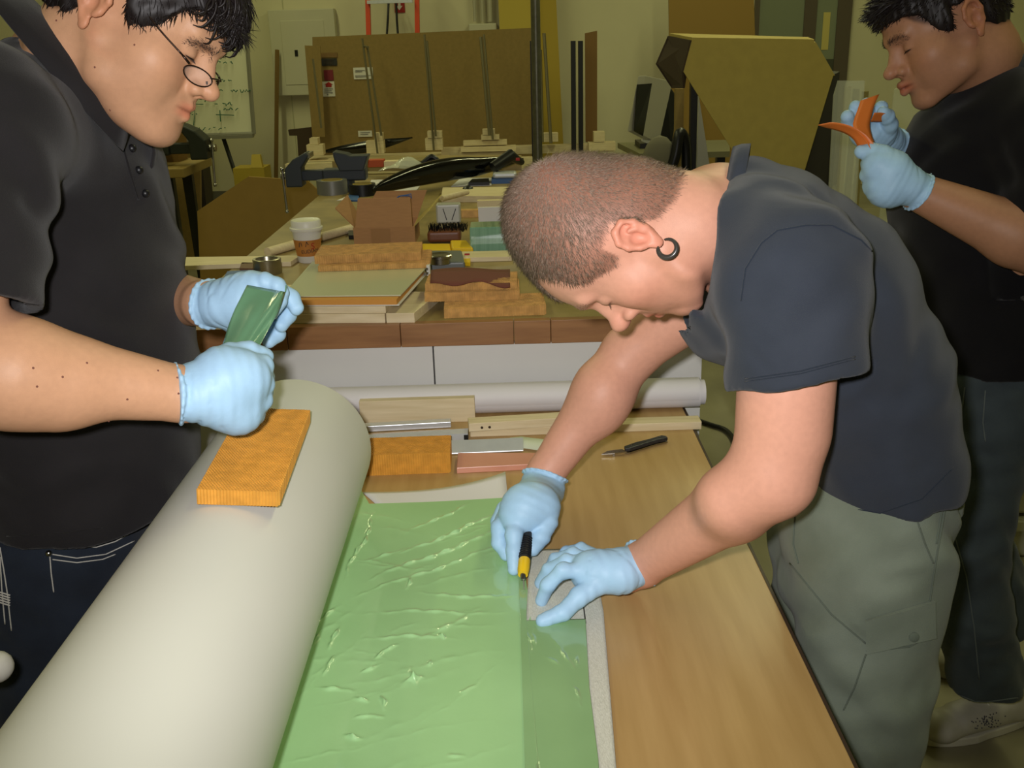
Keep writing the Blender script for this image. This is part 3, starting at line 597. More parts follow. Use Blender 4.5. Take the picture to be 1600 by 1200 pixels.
# folding knife
kn = thing('folding_knife', on(990, 695, TZ), 'folding pocket knife with black handle lying open on the table', 'knife')
a, b = on(977, 706, TZ+.006), on(1040, 688, TZ+.006); d = (b-a)/np.linalg.norm(b-a); n = np.array((-d[1], d[0], 0))
L = np.linalg.norm(b-a); kp = [a+d*u*L+n*v for u, v in ((0, .0), (.05, .010), (.35, .013), (.7, .011), (1.0, .012), (1.05, .004), (1.02, -.004), (.75, -.001), (.35, -.003), (.08, -.004))]
MB().prism(kp, (0, 0, .007)).build('handle', mat('knife_grip', '26262a', .4, var=.3, scale=120), kn, bevel=.0015)
MB().prism([p-np.array((0, 0, .004)) for p in kp], (0, 0, .0025)).build('liner', M['steel'], kn)
for u, v in ((.18, .004), (.55, .005), (.9, .005)): MB().lathe([(.0022, 0), (.0022, .0012)], 10, a+d*u*L+n*v+np.array((0, 0, .007))).build('screw', M['steel'], kn)
bt = on(940, 711, TZ+.003)
db = (bt-a); MB().prism([a+n*.009, a-n*.004, a+db*.5-n*.004, bt, a+db*.62+n*.010, a+db*.3+n*.0105], (0, 0, .0022)).build('blade', M['steel'], kn)
MB().hull(bt+np.array((.02, -.002, -.0025)), bt+np.array((.024, .002, .0005))).build('thumb_stud', M['steel'], kn)
hz_ = [on(x, y, .012) for x, y in ((1085, 655), (1112, 664), (1134, 672), (1147, 690), (1144, 716), (1126, 740), (1108, 752))]
tag(MB().tube(rail(hz_, 6), .010, 8).build('black_hose', M['black'], smooth='all'), 'black hose curling on the floor beyond the table corner', 'hose')
# left bottom edge: a white rounded end behind the roll
p = atx(6, 1042, -.60)
wc2 = thing('white_tube', p, 'white rounded tube end at the lower left edge beside the jeans', 'tube')
MB().tube(rail([(p[0]-.10, p[1]+.04, .0), (p[0]-.09, p[1]+.03, p[2]-.1), (p[0]-.06, p[1], p[2]-.01), (p[0]-.01, p[1], p[2])], 6), .017, 14).build('tube', M['white'], wc2, smooth=True)
MB().ball((p[0]-.008, p[1], p[2]), (.0185,)*3, 8).build('end_cap', M['white'], wc2, smooth='all')
# -------- clutter on the bench
def bslab(mb, pxs, z, h): return mb.prism([on(x, y, z) for x, y in pxs], (0, 0, h))
def lay(name, pxs, z, h, m, label, cat, group=None, bevel=.001): return tag(bslab(MB(), pxs, z, h).build(name, m, bevel=bevel), label, cat, group)
fy_ = on(500, 505, BZ)[1]
lay('pine_board', ((380, 506), (602, 505), (640, 462), (420, 462)), BZ, .02, M['pine'], 'lower pine board of the two under the white binder', 'board')
lay('pine_board', ((382, 490.5), (603, 489.5), (636, 455), (430, 455)), BZ+.0205, .015, M['pine'], 'upper pine board carrying the white binder', 'board')
lay('pine_board', ((604, 505), (648, 504.5), (688, 470), (630, 470)), BZ, .021, M['pine'], 'short board offcut right of the boards under the binder', 'board')
bn = thing('ring_binder', on(550, 450, BZ+.036), 'white ring binder full of papers lying open on boards', 'binder')
z0 = BZ+.0365
base = ((432, 479), (624, 478), (668, 428), (486, 418)); 
bslab(MB(), base, z0, .003).build('lower_cover', M['white'], bn, bevel=.0012)
bslab(MB(), ((437, 477), (620, 476), (662, 428), (488, 418)), z0+.0032, .011).build('pages', mat('manila_pages', 'c98d3c', .7), bn)
bslab(MB(), ((440, 465), (626, 463), (668, 418), (488, 410)), z0+.0145, .003).build('upper_cover', mat('binder_cover', 'c0c2a4', .25, coat=.4), bn, bevel=.0012)
q = on(670, 428, z0+.004); MB().hull((q[0]-.004, q[1]-.01, z0+.002), (q[0]+.004, q[1]+.012, z0+.026)).build('spine', M['white'], bn, bevel=.001)
for dz in (.008, .018): MB().tube([(q[0]-.004, q[1]-.011, z0+dz), (q[0]+.0, q[1]-.012, z0+dz)], .003, 10).build('rivet', M['steel'], bn)
zc_ = z0+.0178
def hs(x0, x1, yf, z, ly, h, m, label, grp=None, seed=0, ang=0, cell=.0052):
    a, b = on(x0, yf, z), on(x1, yf, z); lx = b[0]-a[0]
    return honey_slab(np.array(((a[0]+b[0])/2, a[1]+ly/2, z)), np.array(rz(R(ang))), lx, ly, h, cell, m, label, grp, seed)
hs(496, 668, 424, zc_, .15, .012, M['honey_d'], 'thin tan honeycomb slab lying on the white binder', None, 4, 2)
hs(490, 654, 412, zc_+.0125, .13, .018, M['honey_d'], 'tan honeycomb slab stacked topmost on the white binder', None, 5, 3)
hs(692, 854, 497, BZ, .11, .020, M['honey_d'], 'lowest tan honeycomb slab of the stack by the bent head', None, 6, 2)
hs(664, 812, 472, BZ+.0205, .11, .019, M['honey_d'], 'middle tan honeycomb slab of the stack by the bent head', None, 7, 0)
hs(664, 810, 455, BZ+.040, .10, .015, M['honey_d'], 'top tan honeycomb slab under the dark red abrasive sheet', None, 8, -1)
zz = BZ+.0558; P_ = []
for v in np.linspace(0, 1, 5):
    P_.append([on(672+125*u, 438+13*(1-v)*(.35+.65*math.sin(u*5)**2)-8*v-4*u, zz)+np.array((0, .03*v, .001+.004*v+.004*math.sin(u*5))) for u in np.linspace(0, 1, 16)])
tag(MB().sheet(P_, -.001).build('abrasive_sheet', mat('red_brown_abrasive', '6e3a30', .8), smooth='all'), 'curling dark red abrasive sheet on the honeycomb stack', 'sandpaper')
# metal ring
p = on(414, 432, BZ)+np.array((0, .035, 0)); rg = MB().lathe([(.027, 0), (.0345, 0), (.035, .001), (.035, .037), (.034, .038), (.0275, .038), (.027, .037), (.027, 0)], 40, p, close=False)
tag(rg.build('metal_collar', mat('turned_steel', 'a09a84', .3, metal=.9), smooth=True), 'hollow turned steel collar next to the coffee cup', 'metal ring')
lay('blue_piece', ((350, 441), (388, 436), (392, 429), (356, 431)), BZ, .012, M['blue'], 'small flat blue piece behind the raised blue glove', 'plastic piece')
lay('small_box', ((375, 426), (432, 428), (436, 418), (378, 417)), BZ, .012, mat('brown_small', '6b4c38', .6), 'small flat brown piece behind the steel collar', 'piece')
lay('pine_lath', ((250, 424), (455, 416), (470, 406), (250, 409)), BZ, .012, M['pine'], 'long pale pine slat sticking out past the left bench edge', 'slat')
# coffee cup
p = on(480, 412, BZ)+np.array((0, .03, 0)); cu = thing('coffee_cup', p, 'paper coffee cup with white lid and printed sleeve', 'cup'); cs = 1.0
MB().lathe([(.027, 0), (.0285, .002), (.0385, .088), (.0385, .09)], 36, p).build('cup', M['white'], cu, smooth=True)
MB().lathe([(.0292, .012), (.0295, .012), (.0365, .061), (.036, .061)], 36, p, close=False).build('sleeve', mat('sleeve_print', 'c08038', .7, c2='a86a2c', scale=30), cu, smooth=True)
MB().lathe([(.0415, .083), (.043, .086), (.043, .091), (.039, .093), (.0385, .107), (.036, .110), (.031, .1085), (.001, .1085)], 36, p).build('lid', mat('cup_lid', 'dcd9ca', .4), cu, smooth=True)
def cup_text(s_, a0, zc0, size):
    c = bpy.data.curves.new('print', 'FONT'); c.body = s_; c.size = size; c.extrude = .0
    o = bpy.data.objects.new('tmp', c); col.objects.link(o); dg = bpy.context.evaluated_depsgraph_get(); me = bpy.data.meshes.new_from_object(o.evaluated_get(dg))
    vs = [tuple(v.co) for v in me.vertices]; fs = [tuple(f.vertices) for f in me.polygons]; bpy.data.objects.remove(o); return vs, fs
mb = MB(); 
for txt, a0, zc0, size, mm in (('EUDIAN', -112, .026, .0135, 0), ('S', -66, .037, .024, 1)):
    vs, fs = cup_text(txt, a0, zc0, size); vv = []
    for x, y, z in vs:
        zz_ = zc0+y+.08*x; rr = .0297+(.0366-.0296)*(zz_-.012)/.049+.0006; an = R(a0)+x/rr; vv.append((p[0]+rr*math.cos(an), p[1]+rr*math.sin(an), p[2]+zz_))
    MB().add(vv, fs).build('lettering' if mm == 0 else 'logo', M['ink'] if mm == 0 else M['red'], cu)
# little line art on the sleeve
sk = MB()
for a0, z1, z2, da in ((-118, .044, .056, 4), (-104, .046, .057, -3), (-88, .045, .058, 5), (-76, .05, .058, -6)):
    q_ = []
    for t in np.linspace(0, 1, 4):
        zz_ = z1+(z2-z1)*t; rr = .0297+.007*(zz_-.012)/.049+.0006; an = R(a0+da*t); q_.append((p[0]+rr*math.cos(an), p[1]+rr*math.sin(an), p[2]+zz_))
    sk.tube(q_, .0009, 4)
tag(sk.build('line_art', M['ink'], cu), kind='stuff')
# dowel
a, b = on(418, 394, BZ+.013), on(566, 352, BZ+.013)
tag(MB().tube([a, b], .0125, 16).build('wooden_dowel', M['pine'], smooth=True), 'round pale wooden dowel lying behind the coffee cup', 'dowel')
# open cardboard box
bxc = thing('cardboard_box', on(610, 383, BZ), 'small open cardboard box with its flaps standing up', 'box')
f0, f1 = on(556, 384, BZ), on(646, 384, BZ); dp = .15; hb = at(600, 355, f0[1])[2]
xa, xb_, ya = f0[0], f1[0], f0[1]
MB().hull((xa, ya, BZ), (xb_, ya+.004, hb)).build('front_side', M['card_b'], bxc); MB().hull((xa, ya+dp, BZ), (xb_, ya+dp+.004, hb)).build('back_side', M['card_b'], bxc)
MB().hull((xa-.004, ya, BZ), (xa, ya+dp, hb)).build('left_side', M['card_b'], bxc); MB().hull((xb_, ya, BZ), (xb_+.004, ya+dp, hb)).build('right_side', M['card_b'], bxc); MB().hull((xa, ya, BZ), (xb_, ya+dp, BZ+.004)).build('bottom', M['card_b'], bxc)
MB().prism([(xa+.002, ya, hb), (xb_-.002, ya, hb), at(641, 309, ya+.02), at(559, 310, ya+.02)], (0, .004, 0)).build('front_flap', M['card_b'], bxc)
MB().prism([(xa, ya+dp, hb), (xb_, ya+dp, hb), at(667, 297, ya+dp+.02), at(588, 299, ya+dp+.02)], (0, .004, 0)).build('back_flap', M['card_b'], bxc)
MB().prism([(xa-.002, ya+.01, hb), (xa-.002, ya+dp-.01, hb), at(543, 306, ya+dp), at(524, 327, ya+.02)], (0, 0, .004)).build('left_flap', M['card_b'], bxc)
MB().prism([(xb_+.002, ya+.01, hb), (xb_+.002, ya+dp-.01, hb), at(689, 304, ya+dp), at(668, 330, ya+.02)], (.003, 0, 0)).build('right_flap', M['card_y'], bxc)
a, b = cuboid_px(581, 383, 609, 357, ya-.0012, .001); MB().hull(a, b).build('tape_strip', mat('packing_tape', '9a7042', .35), bxc)
pt = [at(x, y, ya+dp+.012) for x, y in ((620, 309), (626, 306), (640, 306), (643, 310), (642, 303), (634, 305), (622, 307))]
MB().tube(pt, .0018, 5).build('blue_mark', M['blue'], bxc)
lay('black_clip', ((545, 374), (557, 374), (557, 366), (545, 366)), BZ, .012, M['black'], 'small black clip beside the open cardboard box', 'clip')
# grey dispenser with steel disc, yellow tape measure
tp = thing('steel_puck_stand', on(690, 420, BZ), 'grey plastic stand with a shiny round steel puck on it', 'stand')
bslab(MB(), ((664, 426), (727, 424), (722, 405), (662, 405)), BZ, .024).build('base', mat('grey_plastic', '6c706e', .4), tp, bevel=.005, seg=3)
c = on(688, 411, BZ+.024); MB().lathe([(.026, 0), (.026, .012), (.030, .014), (.030, .020), (.027, .022), (.020, .0205), (.001, .0205)], 32, c).build('puck', M['steel'], tp, smooth=True)
ym_ = thing('tape_measure', on(705, 400, BZ), 'yellow tape measure behind the grey stand', 'tape measure')
bslab(MB(), ((706, 397), (740, 397), (730, 385), (704, 385)), BZ, .018).build('case', M['yellow'], ym_, bevel=.005, seg=3); bslab(MB(), ((652, 397), (706, 397), (704, 386), (660, 386)), BZ, .010).build('blade_housing', M['yellow'], ym_, bevel=.004, seg=3)
bslab(MB(), ((712, 414), (735, 416), (736, 404), (722, 402)), BZ, .010).build('blade_tip', M['yellow'], ym_, bevel=.001)
MB().hull(on(726, 402, BZ+.006), on(734, 402, BZ+.006)+np.array((0, -.002, .01))).build('red_scale', M['red'], ym_)
lay('pine_lath', ((708, 410), (800, 408), (800, 398), (712, 400)), BZ, .012, M['pine'], 'short pine slat below the green glass block', 'slat')
# sanding brush, silver case, glass block, cards
br = thing('bench_brush', on(690, 380, BZ), 'brown wooden block brush with black bristles', 'brush')
a, b = on(668, 381, BZ), on(720, 381, BZ); MB().hull((a[0], a[1], BZ+.002), (b[0], a[1]+.06, BZ+.034)).build('block', mat('brush_wood', '6e4028', .4), br, bevel=.009, seg=3)
bm = MB()
for k in range(260):
    x = rng.uniform(a[0]+.004, b[0]+.018); y = a[1]+rng.uniform(.004, .075); bm.tube([(x, y, BZ+.030), (x+rng.uniform(-.004, .004), y+rng.uniform(-.003, .003), BZ+.043+rng.uniform(0, .006))], .0008, 3, caps=False)
tag(bm.build('bristles', M['black'], br), kind='stuff')
sc_ = thing('silver_case', on(700, 352, BZ), 'silver grey plastic case behind the block brush', 'case')
ys = on(700, 354, BZ)[1]+.05; a, b = cuboid_px(682, 352, 719, 319, ys, .05); MB().hull((a[0], a[1], BZ), b).build('body', mat('silver_plastic', 'b9b9b2', .35, metal=.3), sc_, bevel=.006, seg=3)
for q in (((692, 326), (698, 344)), ((712, 326), (706, 344))): MB().tube([at(*q[0], ys-.001), at(*q[1], ys-.001)], .0012, 5).build('groove', M['dsteel'], sc_)
a, b = on(735, 394, BZ), on(812, 394, BZ); gz = at(760, 355, a[1])[2]
tag(MB().hull((a[0], a[1], BZ), (b[0], a[1]+.09, gz)).build('glass_block', mat('green_glass', '8ab29a', .06, spec=.7, coat=1, c2='6f9c84', scale=18, stretch=(8, 1, .2)), bevel=.003), 'pale green glass block beside the head of the bent man', 'glass block')
a, b = cuboid_px(748, 352, 800, 323, on(770, 352, BZ)[1]+.06, .012); tag(MB().hull((a[0], a[1], BZ), b).build('white_card', M['white_paper']), 'white card standing behind the green glass block', 'card')
a, b = cuboid_px(719, 344, 752, 328, on(740, 350, BZ)[1]+.12, .03); tag(MB().hull((a[0], a[1], BZ), b).build('wood_offcut', M['honey_d']), 'small brown offcut between the silver case and the white card', 'offcut')
a, b = cuboid_px(746, 328, 790, 313, on(770, 350, BZ)[1]+.2, .03); tag(MB().hull((a[0], a[1], BZ), b).build('wood_offcut', M['pine']), 'wood offcut showing above the white card', 'offcut')
lay('pine_board', ((690, 316), (800, 316), (800, 301), (692, 302)), BZ, .022, M['pine'], 'pine board lying across the bench in front of the black wing', 'board')
a, b = on(700, 312, BZ+.03), on(712, 300, BZ+.035)
tag(MB().tube([on(690, 310, BZ+.033), on(730, 300, BZ+.036)], .010, 10).build('wooden_dowel', M['pine'], smooth=True), 'thin dowel lying at the right cardboard box flap', 'dowel')
lay('paper_sheet', ((526, 314), (545, 312), (560, 304), (545, 306)), BZ, .002, M['white_paper'], 'small white slip left of the cardboard box', 'paper')
lay('blue_tape', ((544, 315), (562, 315), (560, 303), (546, 303)), BZ, .006, M['blue'], 'short blue piece beside the white slip', 'tape')
# tape rolls
for (x, y, rr, hh, m1, l, nm) in ((516, 306, .058, .052, mat('duct_tape', '7f7f7b', .4, metal=.4), 'grey duct tape roll left of the black one', 'tape_roll'), (564, 308, .050, .042, M['black'], 'black tape roll right of the grey one', 'tape_roll')):
    p = on(x, y, BZ)+np.array((0, rr, 0)); t = thing(nm, p, l, 'tape roll')
    MB().lathe([(rr*.72, 0), (rr, 0), (rr, hh), (rr*.72, hh), (rr*.72, 0)], 30, p, close=False).build('tape', m1, t, smooth=True)
    MB().lathe([(rr*.66, .0005), (rr*.718, .0005), (rr*.718, hh+.0005), (rr*.66, hh+.0005), (rr*.66, .0005)], 30, p, close=False).build('core', M['card_y'], t, smooth=True)
lay('paper_sheet', ((574, 300), (650, 300), (664, 280), (580, 282)), BZ, .003, M['white_paper'], 'white paper sheets lying under the left tip of the black wing', 'paper')
lay('paper_sheet', ((705, 292), (768, 290), (768, 279), (720, 279)), BZ, .003, M['white_paper'], 'white sheet lying under the right half of the black wing', 'paper')
lay('dark_strip', ((732, 290), (765, 289), (764, 283), (738, 284)), BZ+.0035, .012, M['black'], 'short dark strip on the white sheet beside the clear box', 'strip')
# black wing shell
rows = []
for u in np.linspace(0, 1, 26):
    x = 592+225*u; y = 297-47*u-5*math.sin(u*3.1); Yw = 3.62+.58*u; c = at(x, y, Yw)
    wd = .012+.10*math.sin(math.pi*min(1, .12+u*.95))**.8*(1-.45*u); hh = .008+.036*math.sin(math.pi*min(1, .05+u))**.7
    rows.append([(c[0]+.5*wd*math.cos(t)*.6, c[1]+wd*math.cos(t), max(BZ+.024+hh, c[2])+hh*math.sin(t)) for t in np.linspace(0, 2*math.pi, 19)[:-1]])
wg = MB(); n = 18; V = [p for r_ in rows for p in r_]
wg.add(V, [(i*n+j, i*n+(j+1) % n, (i+1)*n+(j+1) % n, (i+1)*n+j) for i in range(25) for j in range(n)]+[tuple(range(n-1, -1, -1)), tuple(25*n+j for j in range(n))])
wo = thing('black_wing', at(700, 285, 3.4), 'long glossy black composite wing lying across the bench', 'composite part')
wg.build('shell', M['gloss_black'], wo, smooth='all')
p = on(731, 298, BZ+.016); MB().ball((p[0], p[1]+.02, p[2]), (.022, .03, .016), 8).build('bracket', M['black'], wo, smooth='all')
MB().tube([at(770, 262, 4.0), at(798, 243, 4.05), at(816, 254, 4.1)], [.022, .026, .012], 10).build('tail_block', M['black'], wo, smooth=True)
MB().hull(at(806, 251, 4.0), at(812, 247, 4.0)+np.array((0, .01, 0))).build('red_mark', M['red'], wo)
p = on(786, 287, BZ); j = thing('clear_box', p, 'clear plastic box with a silver top beside the head', 'box')
MB().hull((p[0]-.045, p[1], BZ), (p[0]+.06, p[1]+.08, BZ+.018)).build('blue_base', M['blue'], j); MB().hull((p[0]-.04, p[1]+.005, BZ+.018), (p[0]+.055, p[1]+.075, BZ+.042)).build('lid', M['alu'], j, bevel=.01, seg=3)
# far end bits
def cubit(name, x0, y0, x1, y1, m, label, cat, Y=4.2, th=.06): a, b = cuboid_px(x0, y0, x1, y1, Y, th); return tag(MB().hull((a[0], a[1], max(a[2], BZ) if a[2] > BZ-.03 else a[2]), b).build(name, m, bevel=.002), label, cat)
lay('bench_beam', ((520, 268), (815, 266), (815, 258), (525, 259)), BZ, .045, M['benchtop'], 'wooden beam across the far end of the bench', 'beam')
zb_ = BZ+.0455
def onbeam(x0, y0, x1, y1): a = on(x0, y0, zb_); b = at(x1, y1, a[1]); return a, b
for nm, q, m, l, c in (('small_carton', (575, 262, 599, 250), mat('red_orange_box', 'b04a20', .6), 'small red and orange carton at the far bench end', 'box'), ('wood_offcut', (600, 263, 621, 252), M['pine'], 'wood block right of the small red carton', 'offcut'), ('white_cube', (717, 262, 730, 253), M['white'], 'tiny white block at the far bench end', 'block')):
    a, b = onbeam(*q); tag(MB().hull((a[0], a[1]+.005, zb_), (b[0], a[1]+.06, b[2])).build(nm, m, bevel=.002), l, c)
p = on(634, 266, zb_); P_ = [[(p[0]+(-.11+.22*u), p[1]-.02+.05*v, zb_+.001+.055*math.sin(math.pi*u)*math.sin(math.pi*(v*.8+.1))*(.7+.3*math.sin(9*u+5*v))) for u in np.linspace(0, 1, 12)] for v in np.linspace(0, 1, 7)]
tag(MB().sheet(P_, .001).build('plastic_bag', M['acrylic'], smooth='all'), 'crumpled clear plastic bag near the black clamp', 'bag')
p = on(674, 264, zb_); cl = thing('spring_clamp', p, 'small black spring clamp standing at the far bench end', 'clamp')
MB().tube(rail([(p[0]-.05, p[1]-.01, zb_+.008), (p[0]-.02, p[1]-.01, zb_+.035), (p[0]+.005, p[1]-.01, zb_+.05), (p[0]+.03, p[1]-.01, zb_+.03), (p[0]+.034, p[1]-.01, zb_+.01)], 5), .011, 8).build('jaw', M['black'], cl, smooth='all')
MB().tube([(p[0]+.0, p[1]-.022, zb_+.04), (p[0]+.01, p[1]-.022, zb_+.0)], .008, 8).build('handle', M['black'], cl)
_v = on(519, 298, BZ); vise(_v[0], _v[1], BZ+.001, 'grey-blue steel vise clamped to the far left bench corner', .70, -1, mat('vise_enamel', '3c4148', .45, metal=.35))
# ------------------------------------------------------------------ smooth-union sculpting of bodies, gloves and clothes
from mathutils.bvhtree import BVHTree
f4 = np.float32
def axis_pts(lo, hi, h, fine=None, hf=None):
    if fine is None: return np.arange(lo, hi+h, h)
    a, b = max(lo, fine[0]), min(hi, fine[1]); out = []
    if a > lo: n = max(1, int(math.ceil((a-lo)/h))); out += list(np.linspace(lo, a, n, endpoint=False))
    n = max(1, int(math.ceil((b-a)/hf))); out += list(np.linspace(a, b, n, endpoint=False))
    if hi > b: n = max(1, int(math.ceil((hi-b)/h))); out += list(np.linspace(b, hi, n+1))
    else: out.append(b)
    return np.array(out)
class Frame:
    def __init__(s, o=(0, 0, 0), Rm=np.eye(3), k=1.0): s.o = np.array(o, float); s.R = np.array(Rm, float); s.k = k; s.sh = 0.0   # columns of R: local axes in the world; sh: how far the lower face recedes
    def lean(s, y, z): t = np.clip((y+.005)/.06, 0, 1); return s.sh*np.clip(.045-z, 0, .16)*(t*t*(3-2*t))
    def w(s, p): p = np.array(p, float); p[1] -= s.lean(p[1], p[2]) if s.sh else 0; return s.o+s.R @ (p*s.k)
    def l(s, P):
        q = ((np.asarray(P, float)-s.o) @ s.R)/s.k
        if s.sh: q[:, 1] += s.lean(q[:, 1], q[:, 2])
        return q
ID = Frame()
class Field:
    def __init__(s, lo, hi, h, fine=None, hf=None):
        s.ax = [axis_pts(lo[i], hi[i], h, fine[i] if fine else None, hf) for i in range(3)]
        s.F = np.full([len(a) for a in s.ax], 1.0, f4); s.fr = ID
    def blk(s, lo, hi, m):
        sl = []
        for i in range(3):
            a = np.searchsorted(s.ax[i], lo[i]-m); b = np.searchsorted(s.ax[i], hi[i]+m)
            if b <= a: return None
            sl.append(slice(a, b))
        return tuple(sl)
    def pts(s, sl):   # local coordinates of a block as three arrays
        X = s.ax[0][sl[0]].astype(f4)[:, None, None]; Y = s.ax[1][sl[1]].astype(f4)[None, :, None]; Z = s.ax[2][sl[2]].astype(f4)[None, None, :]
        if s.fr is ID: return X, Y, Z
        o, Rm, k = s.fr.o, s.fr.R/s.fr.k, 1
        q = [((X-f4(o[0]))*f4(Rm[0, j])+(Y-f4(o[1]))*f4(Rm[1, j])+(Z-f4(o[2]))*f4(Rm[2, j])) for j in range(3)]
        if s.fr.sh: q[1] = (q[1]+s.fr.lean(q[1], q[2])).astype(f4)
        return tuple(q)
    def op(s, fn, pts, r, k=.01, sub=False, mode=None):
        W = np.array([s.fr.w(p) for p in pts]); rr = r*s.fr.k; m = k+.012
        sl = s.blk(W.min(0)-rr, W.max(0)+rr, m)
        if sl is None: return s
        d = (fn(*s.pts(sl))*f4(s.fr.k)).astype(f4); F = s.F[sl]
        if mode == 'add': s.F[sl] = F+d/f4(s.fr.k); return s
        if sub: F = -F
        h = np.clip(.5+.5*(F-d)/f4(k), 0, 1); v = F+(d-F)*h-f4(k)*h*(1-h)
        s.F[sl] = -v if sub else v
        return s
    def cone(s, a, b, ra, rb=None, k=.01, sub=False):
        rb = ra if rb is None else rb; a = np.array(a, float); b = np.array(b, float); w_ = b-a; L2 = max(1e-12, w_ @ w_)
        def fn(X, Y, Z):
            x, y, z = X-f4(a[0]), Y-f4(a[1]), Z-f4(a[2]); t = np.clip((x*f4(w_[0])+y*f4(w_[1])+z*f4(w_[2]))/f4(L2), 0, 1)
            return np.sqrt((x-t*f4(w_[0]))**2+(y-t*f4(w_[1]))**2+(z-t*f4(w_[2]))**2)-(f4(ra)+t*f4(rb-ra))
        return s.op(fn, (a, b), max(ra, rb), k, sub)
    def chain(s, P, r, k=.01):
        for i in range(len(P)-1): s.cone(P[i], P[i+1], r[i], r[i+1], k)
        return s
    def ell(s, c, rad, Rm=None, k=.01, sub=False):
        c = np.array(c, float); A = np.eye(3) if Rm is None else np.array(Rm, float); q = np.array(rad, float)
        def fn(X, Y, Z):
            x, y, z = X-f4(c[0]), Y-f4(c[1]), Z-f4(c[2]); k0 = 0; k1 = 0
            for j in range(3):
                u = (x*f4(A[0, j])+y*f4(A[1, j])+z*f4(A[2, j]))/f4(q[j]); k0 = k0+u*u; k1 = k1+(u/f4(q[j]))**2
            k0 = np.sqrt(k0); return k0*(k0-1)/(np.sqrt(k1)+f4(1e-6))
        return s.op(fn, (c,), max(rad), k, sub)
    def seg(s, a, b, ra, rb, side, k=.02, sub=False):   # elliptic limb: radii (along side, across)
        a = np.array(a, float); b = np.array(b, float); w_ = b-a; L = np.linalg.norm(w_)+1e-9; w_ = w_/L; u = np.array(side, float); u = u-w_*(u @ w_); u /= np.linalg.norm(u); v = np.cross(w_, u)
        def fn(X, Y, Z):
            x, y, z = X-f4(a[0]), Y-f4(a[1]), Z-f4(a[2]); tw = x*f4(w_[0])+y*f4(w_[1])+z*f4(w_[2]); t = np.clip(tw/f4(L), 0, 1)
            rx = f4(ra[0])+t*f4(rb[0]-ra[0]); ry = f4(ra[1])+t*f4(rb[1]-ra[1]); rz_ = np.minimum(rx, ry)
            U = (x*f4(u[0])+y*f4(u[1])+z*f4(u[2])); V = (x*f4(v[0])+y*f4(v[1])+z*f4(v[2])); Wd = tw-t*f4(L)
            k0 = np.sqrt((U/rx)**2+(V/ry)**2+(Wd/rz_)**2); k1 = np.sqrt((U/rx**2)**2+(V/ry**2)**2+(Wd/rz_**2)**2)+f4(1e-6)
            return k0*(k0-1)/k1
        return s.op(fn, (a, b), max(ra+rb), k, sub)
    def loft(s, st, side, k=.03):   # st: (point, r_side, r_across)
        for A, B in zip(st, st[1:]): s.seg(A[0], B[0], (A[1], A[2]), (B[1], B[2]), side, k)
        return s
    def bump(s, a, b, h, wd):   # groove (h>0) or ridge (h<0) along a segment
        a = np.array(a, float); b = np.array(b, float); w_ = b-a; L2 = max(1e-12, w_ @ w_)
        def fn(X, Y, Z):
            x, y, z = X-f4(a[0]), Y-f4(a[1]), Z-f4(a[2]); t0 = (x*f4(w_[0])+y*f4(w_[1])+z*f4(w_[2]))/f4(L2); t = np.clip(t0, 0, 1)
            d2 = (x-t*f4(w_[0]))**2+(y-t*f4(w_[1]))**2+(z-t*f4(w_[2]))**2
            return f4(h)*np.exp(-d2/f4(wd*wd))*(f4(.35)+f4(.65)*np.sin(np.pi*np.clip(t*.92+.04, 0, 1)))
        return s.op(fn, (a, b), wd*2.2, .01, mode='add')
    def wave(s, amp, freqs, seed=0, lo=None, hi=None):   # soft wrinkles: warped sines in the given directions (rad/m)
        r2 = np.random.RandomState(seed); sl = tuple(slice(None) for _ in range(3)) if lo is None else s.blk(lo, hi, 0)
        X, Y, Z = s.pts(sl); d = 0
        wx = np.sin(X*23+Y*17+Z*9+f4(seed))*f4(1.3)+np.sin(Z*31-Y*13+X*7)*f4(.9)
        for fx, fy, fz in freqs: d = d+np.sin(X*fx+Y*fy+Z*fz+wx+f4(r2.uniform(0, 6)))
        s.F[sl] += (f4(amp)*d).astype(f4); return s
    def cut(s, p, n, k=.004):   # remove everything on the side of the plane the normal points to
        n = np.array(n, float)/np.linalg.norm(n); X, Y, Z = s.pts(tuple(slice(None) for _ in range(3)))
        d = -((X-f4(p[0]))*f4(n[0])+(Y-f4(p[1]))*f4(n[1])+(Z-f4(p[2]))*f4(n[2]))
        F = -s.F; h = np.clip(.5+.5*(F-d)/f4(k), 0, 1); s.F = -(F+(d-F)*h-f4(k)*h*(1-h)); return s
    def mesh(s, name, m, parent=None, tint=None, keep=None):
        F = s.F; ins = F < 0; nx, ny, nz = F.shape
        cs = np.zeros((nx-1, ny-1, nz-1), np.int8)
        for a in (0, 1):
            for b in (0, 1):
                for c in (0, 1): cs += ins[a:nx-1+a, b:ny-1+b, c:nz-1+c]
        act = (cs > 0) & (cs < 8); I, J, K = np.nonzero(act); idx = np.full(cs.shape, -1, np.int32); idx[I, J, K] = np.arange(len(I))
        cor = [(a, b, c) for a in (0, 1) for b in (0, 1) for c in (0, 1)]; val = [F[I+a, J+b, K+c] for a, b, c in cor]
        acc = np.zeros((len(I), 3)); cnt = np.zeros(len(I))
        for p in range(8):
            for q in range(p+1, 8):
                if sum(abs(x-y) for x, y in zip(cor[p], cor[q])) != 1: continue
                cr = (val[p] < 0) != (val[q] < 0); t = np.where(cr, val[p]/(val[p]-val[q]+np.where(cr, 0, 1)), 0)
                for d in range(3): acc[:, d] += np.where(cr, cor[p][d]+t*(cor[q][d]-cor[p][d]), 0)
                cnt += cr
        acc /= cnt[:, None]; V = np.empty_like(acc)
        for d, B in enumerate((I, J, K)): V[:, d] = np.interp(B+acc[:, d], np.arange(len(s.ax[d])), s.ax[d])
        Q = []
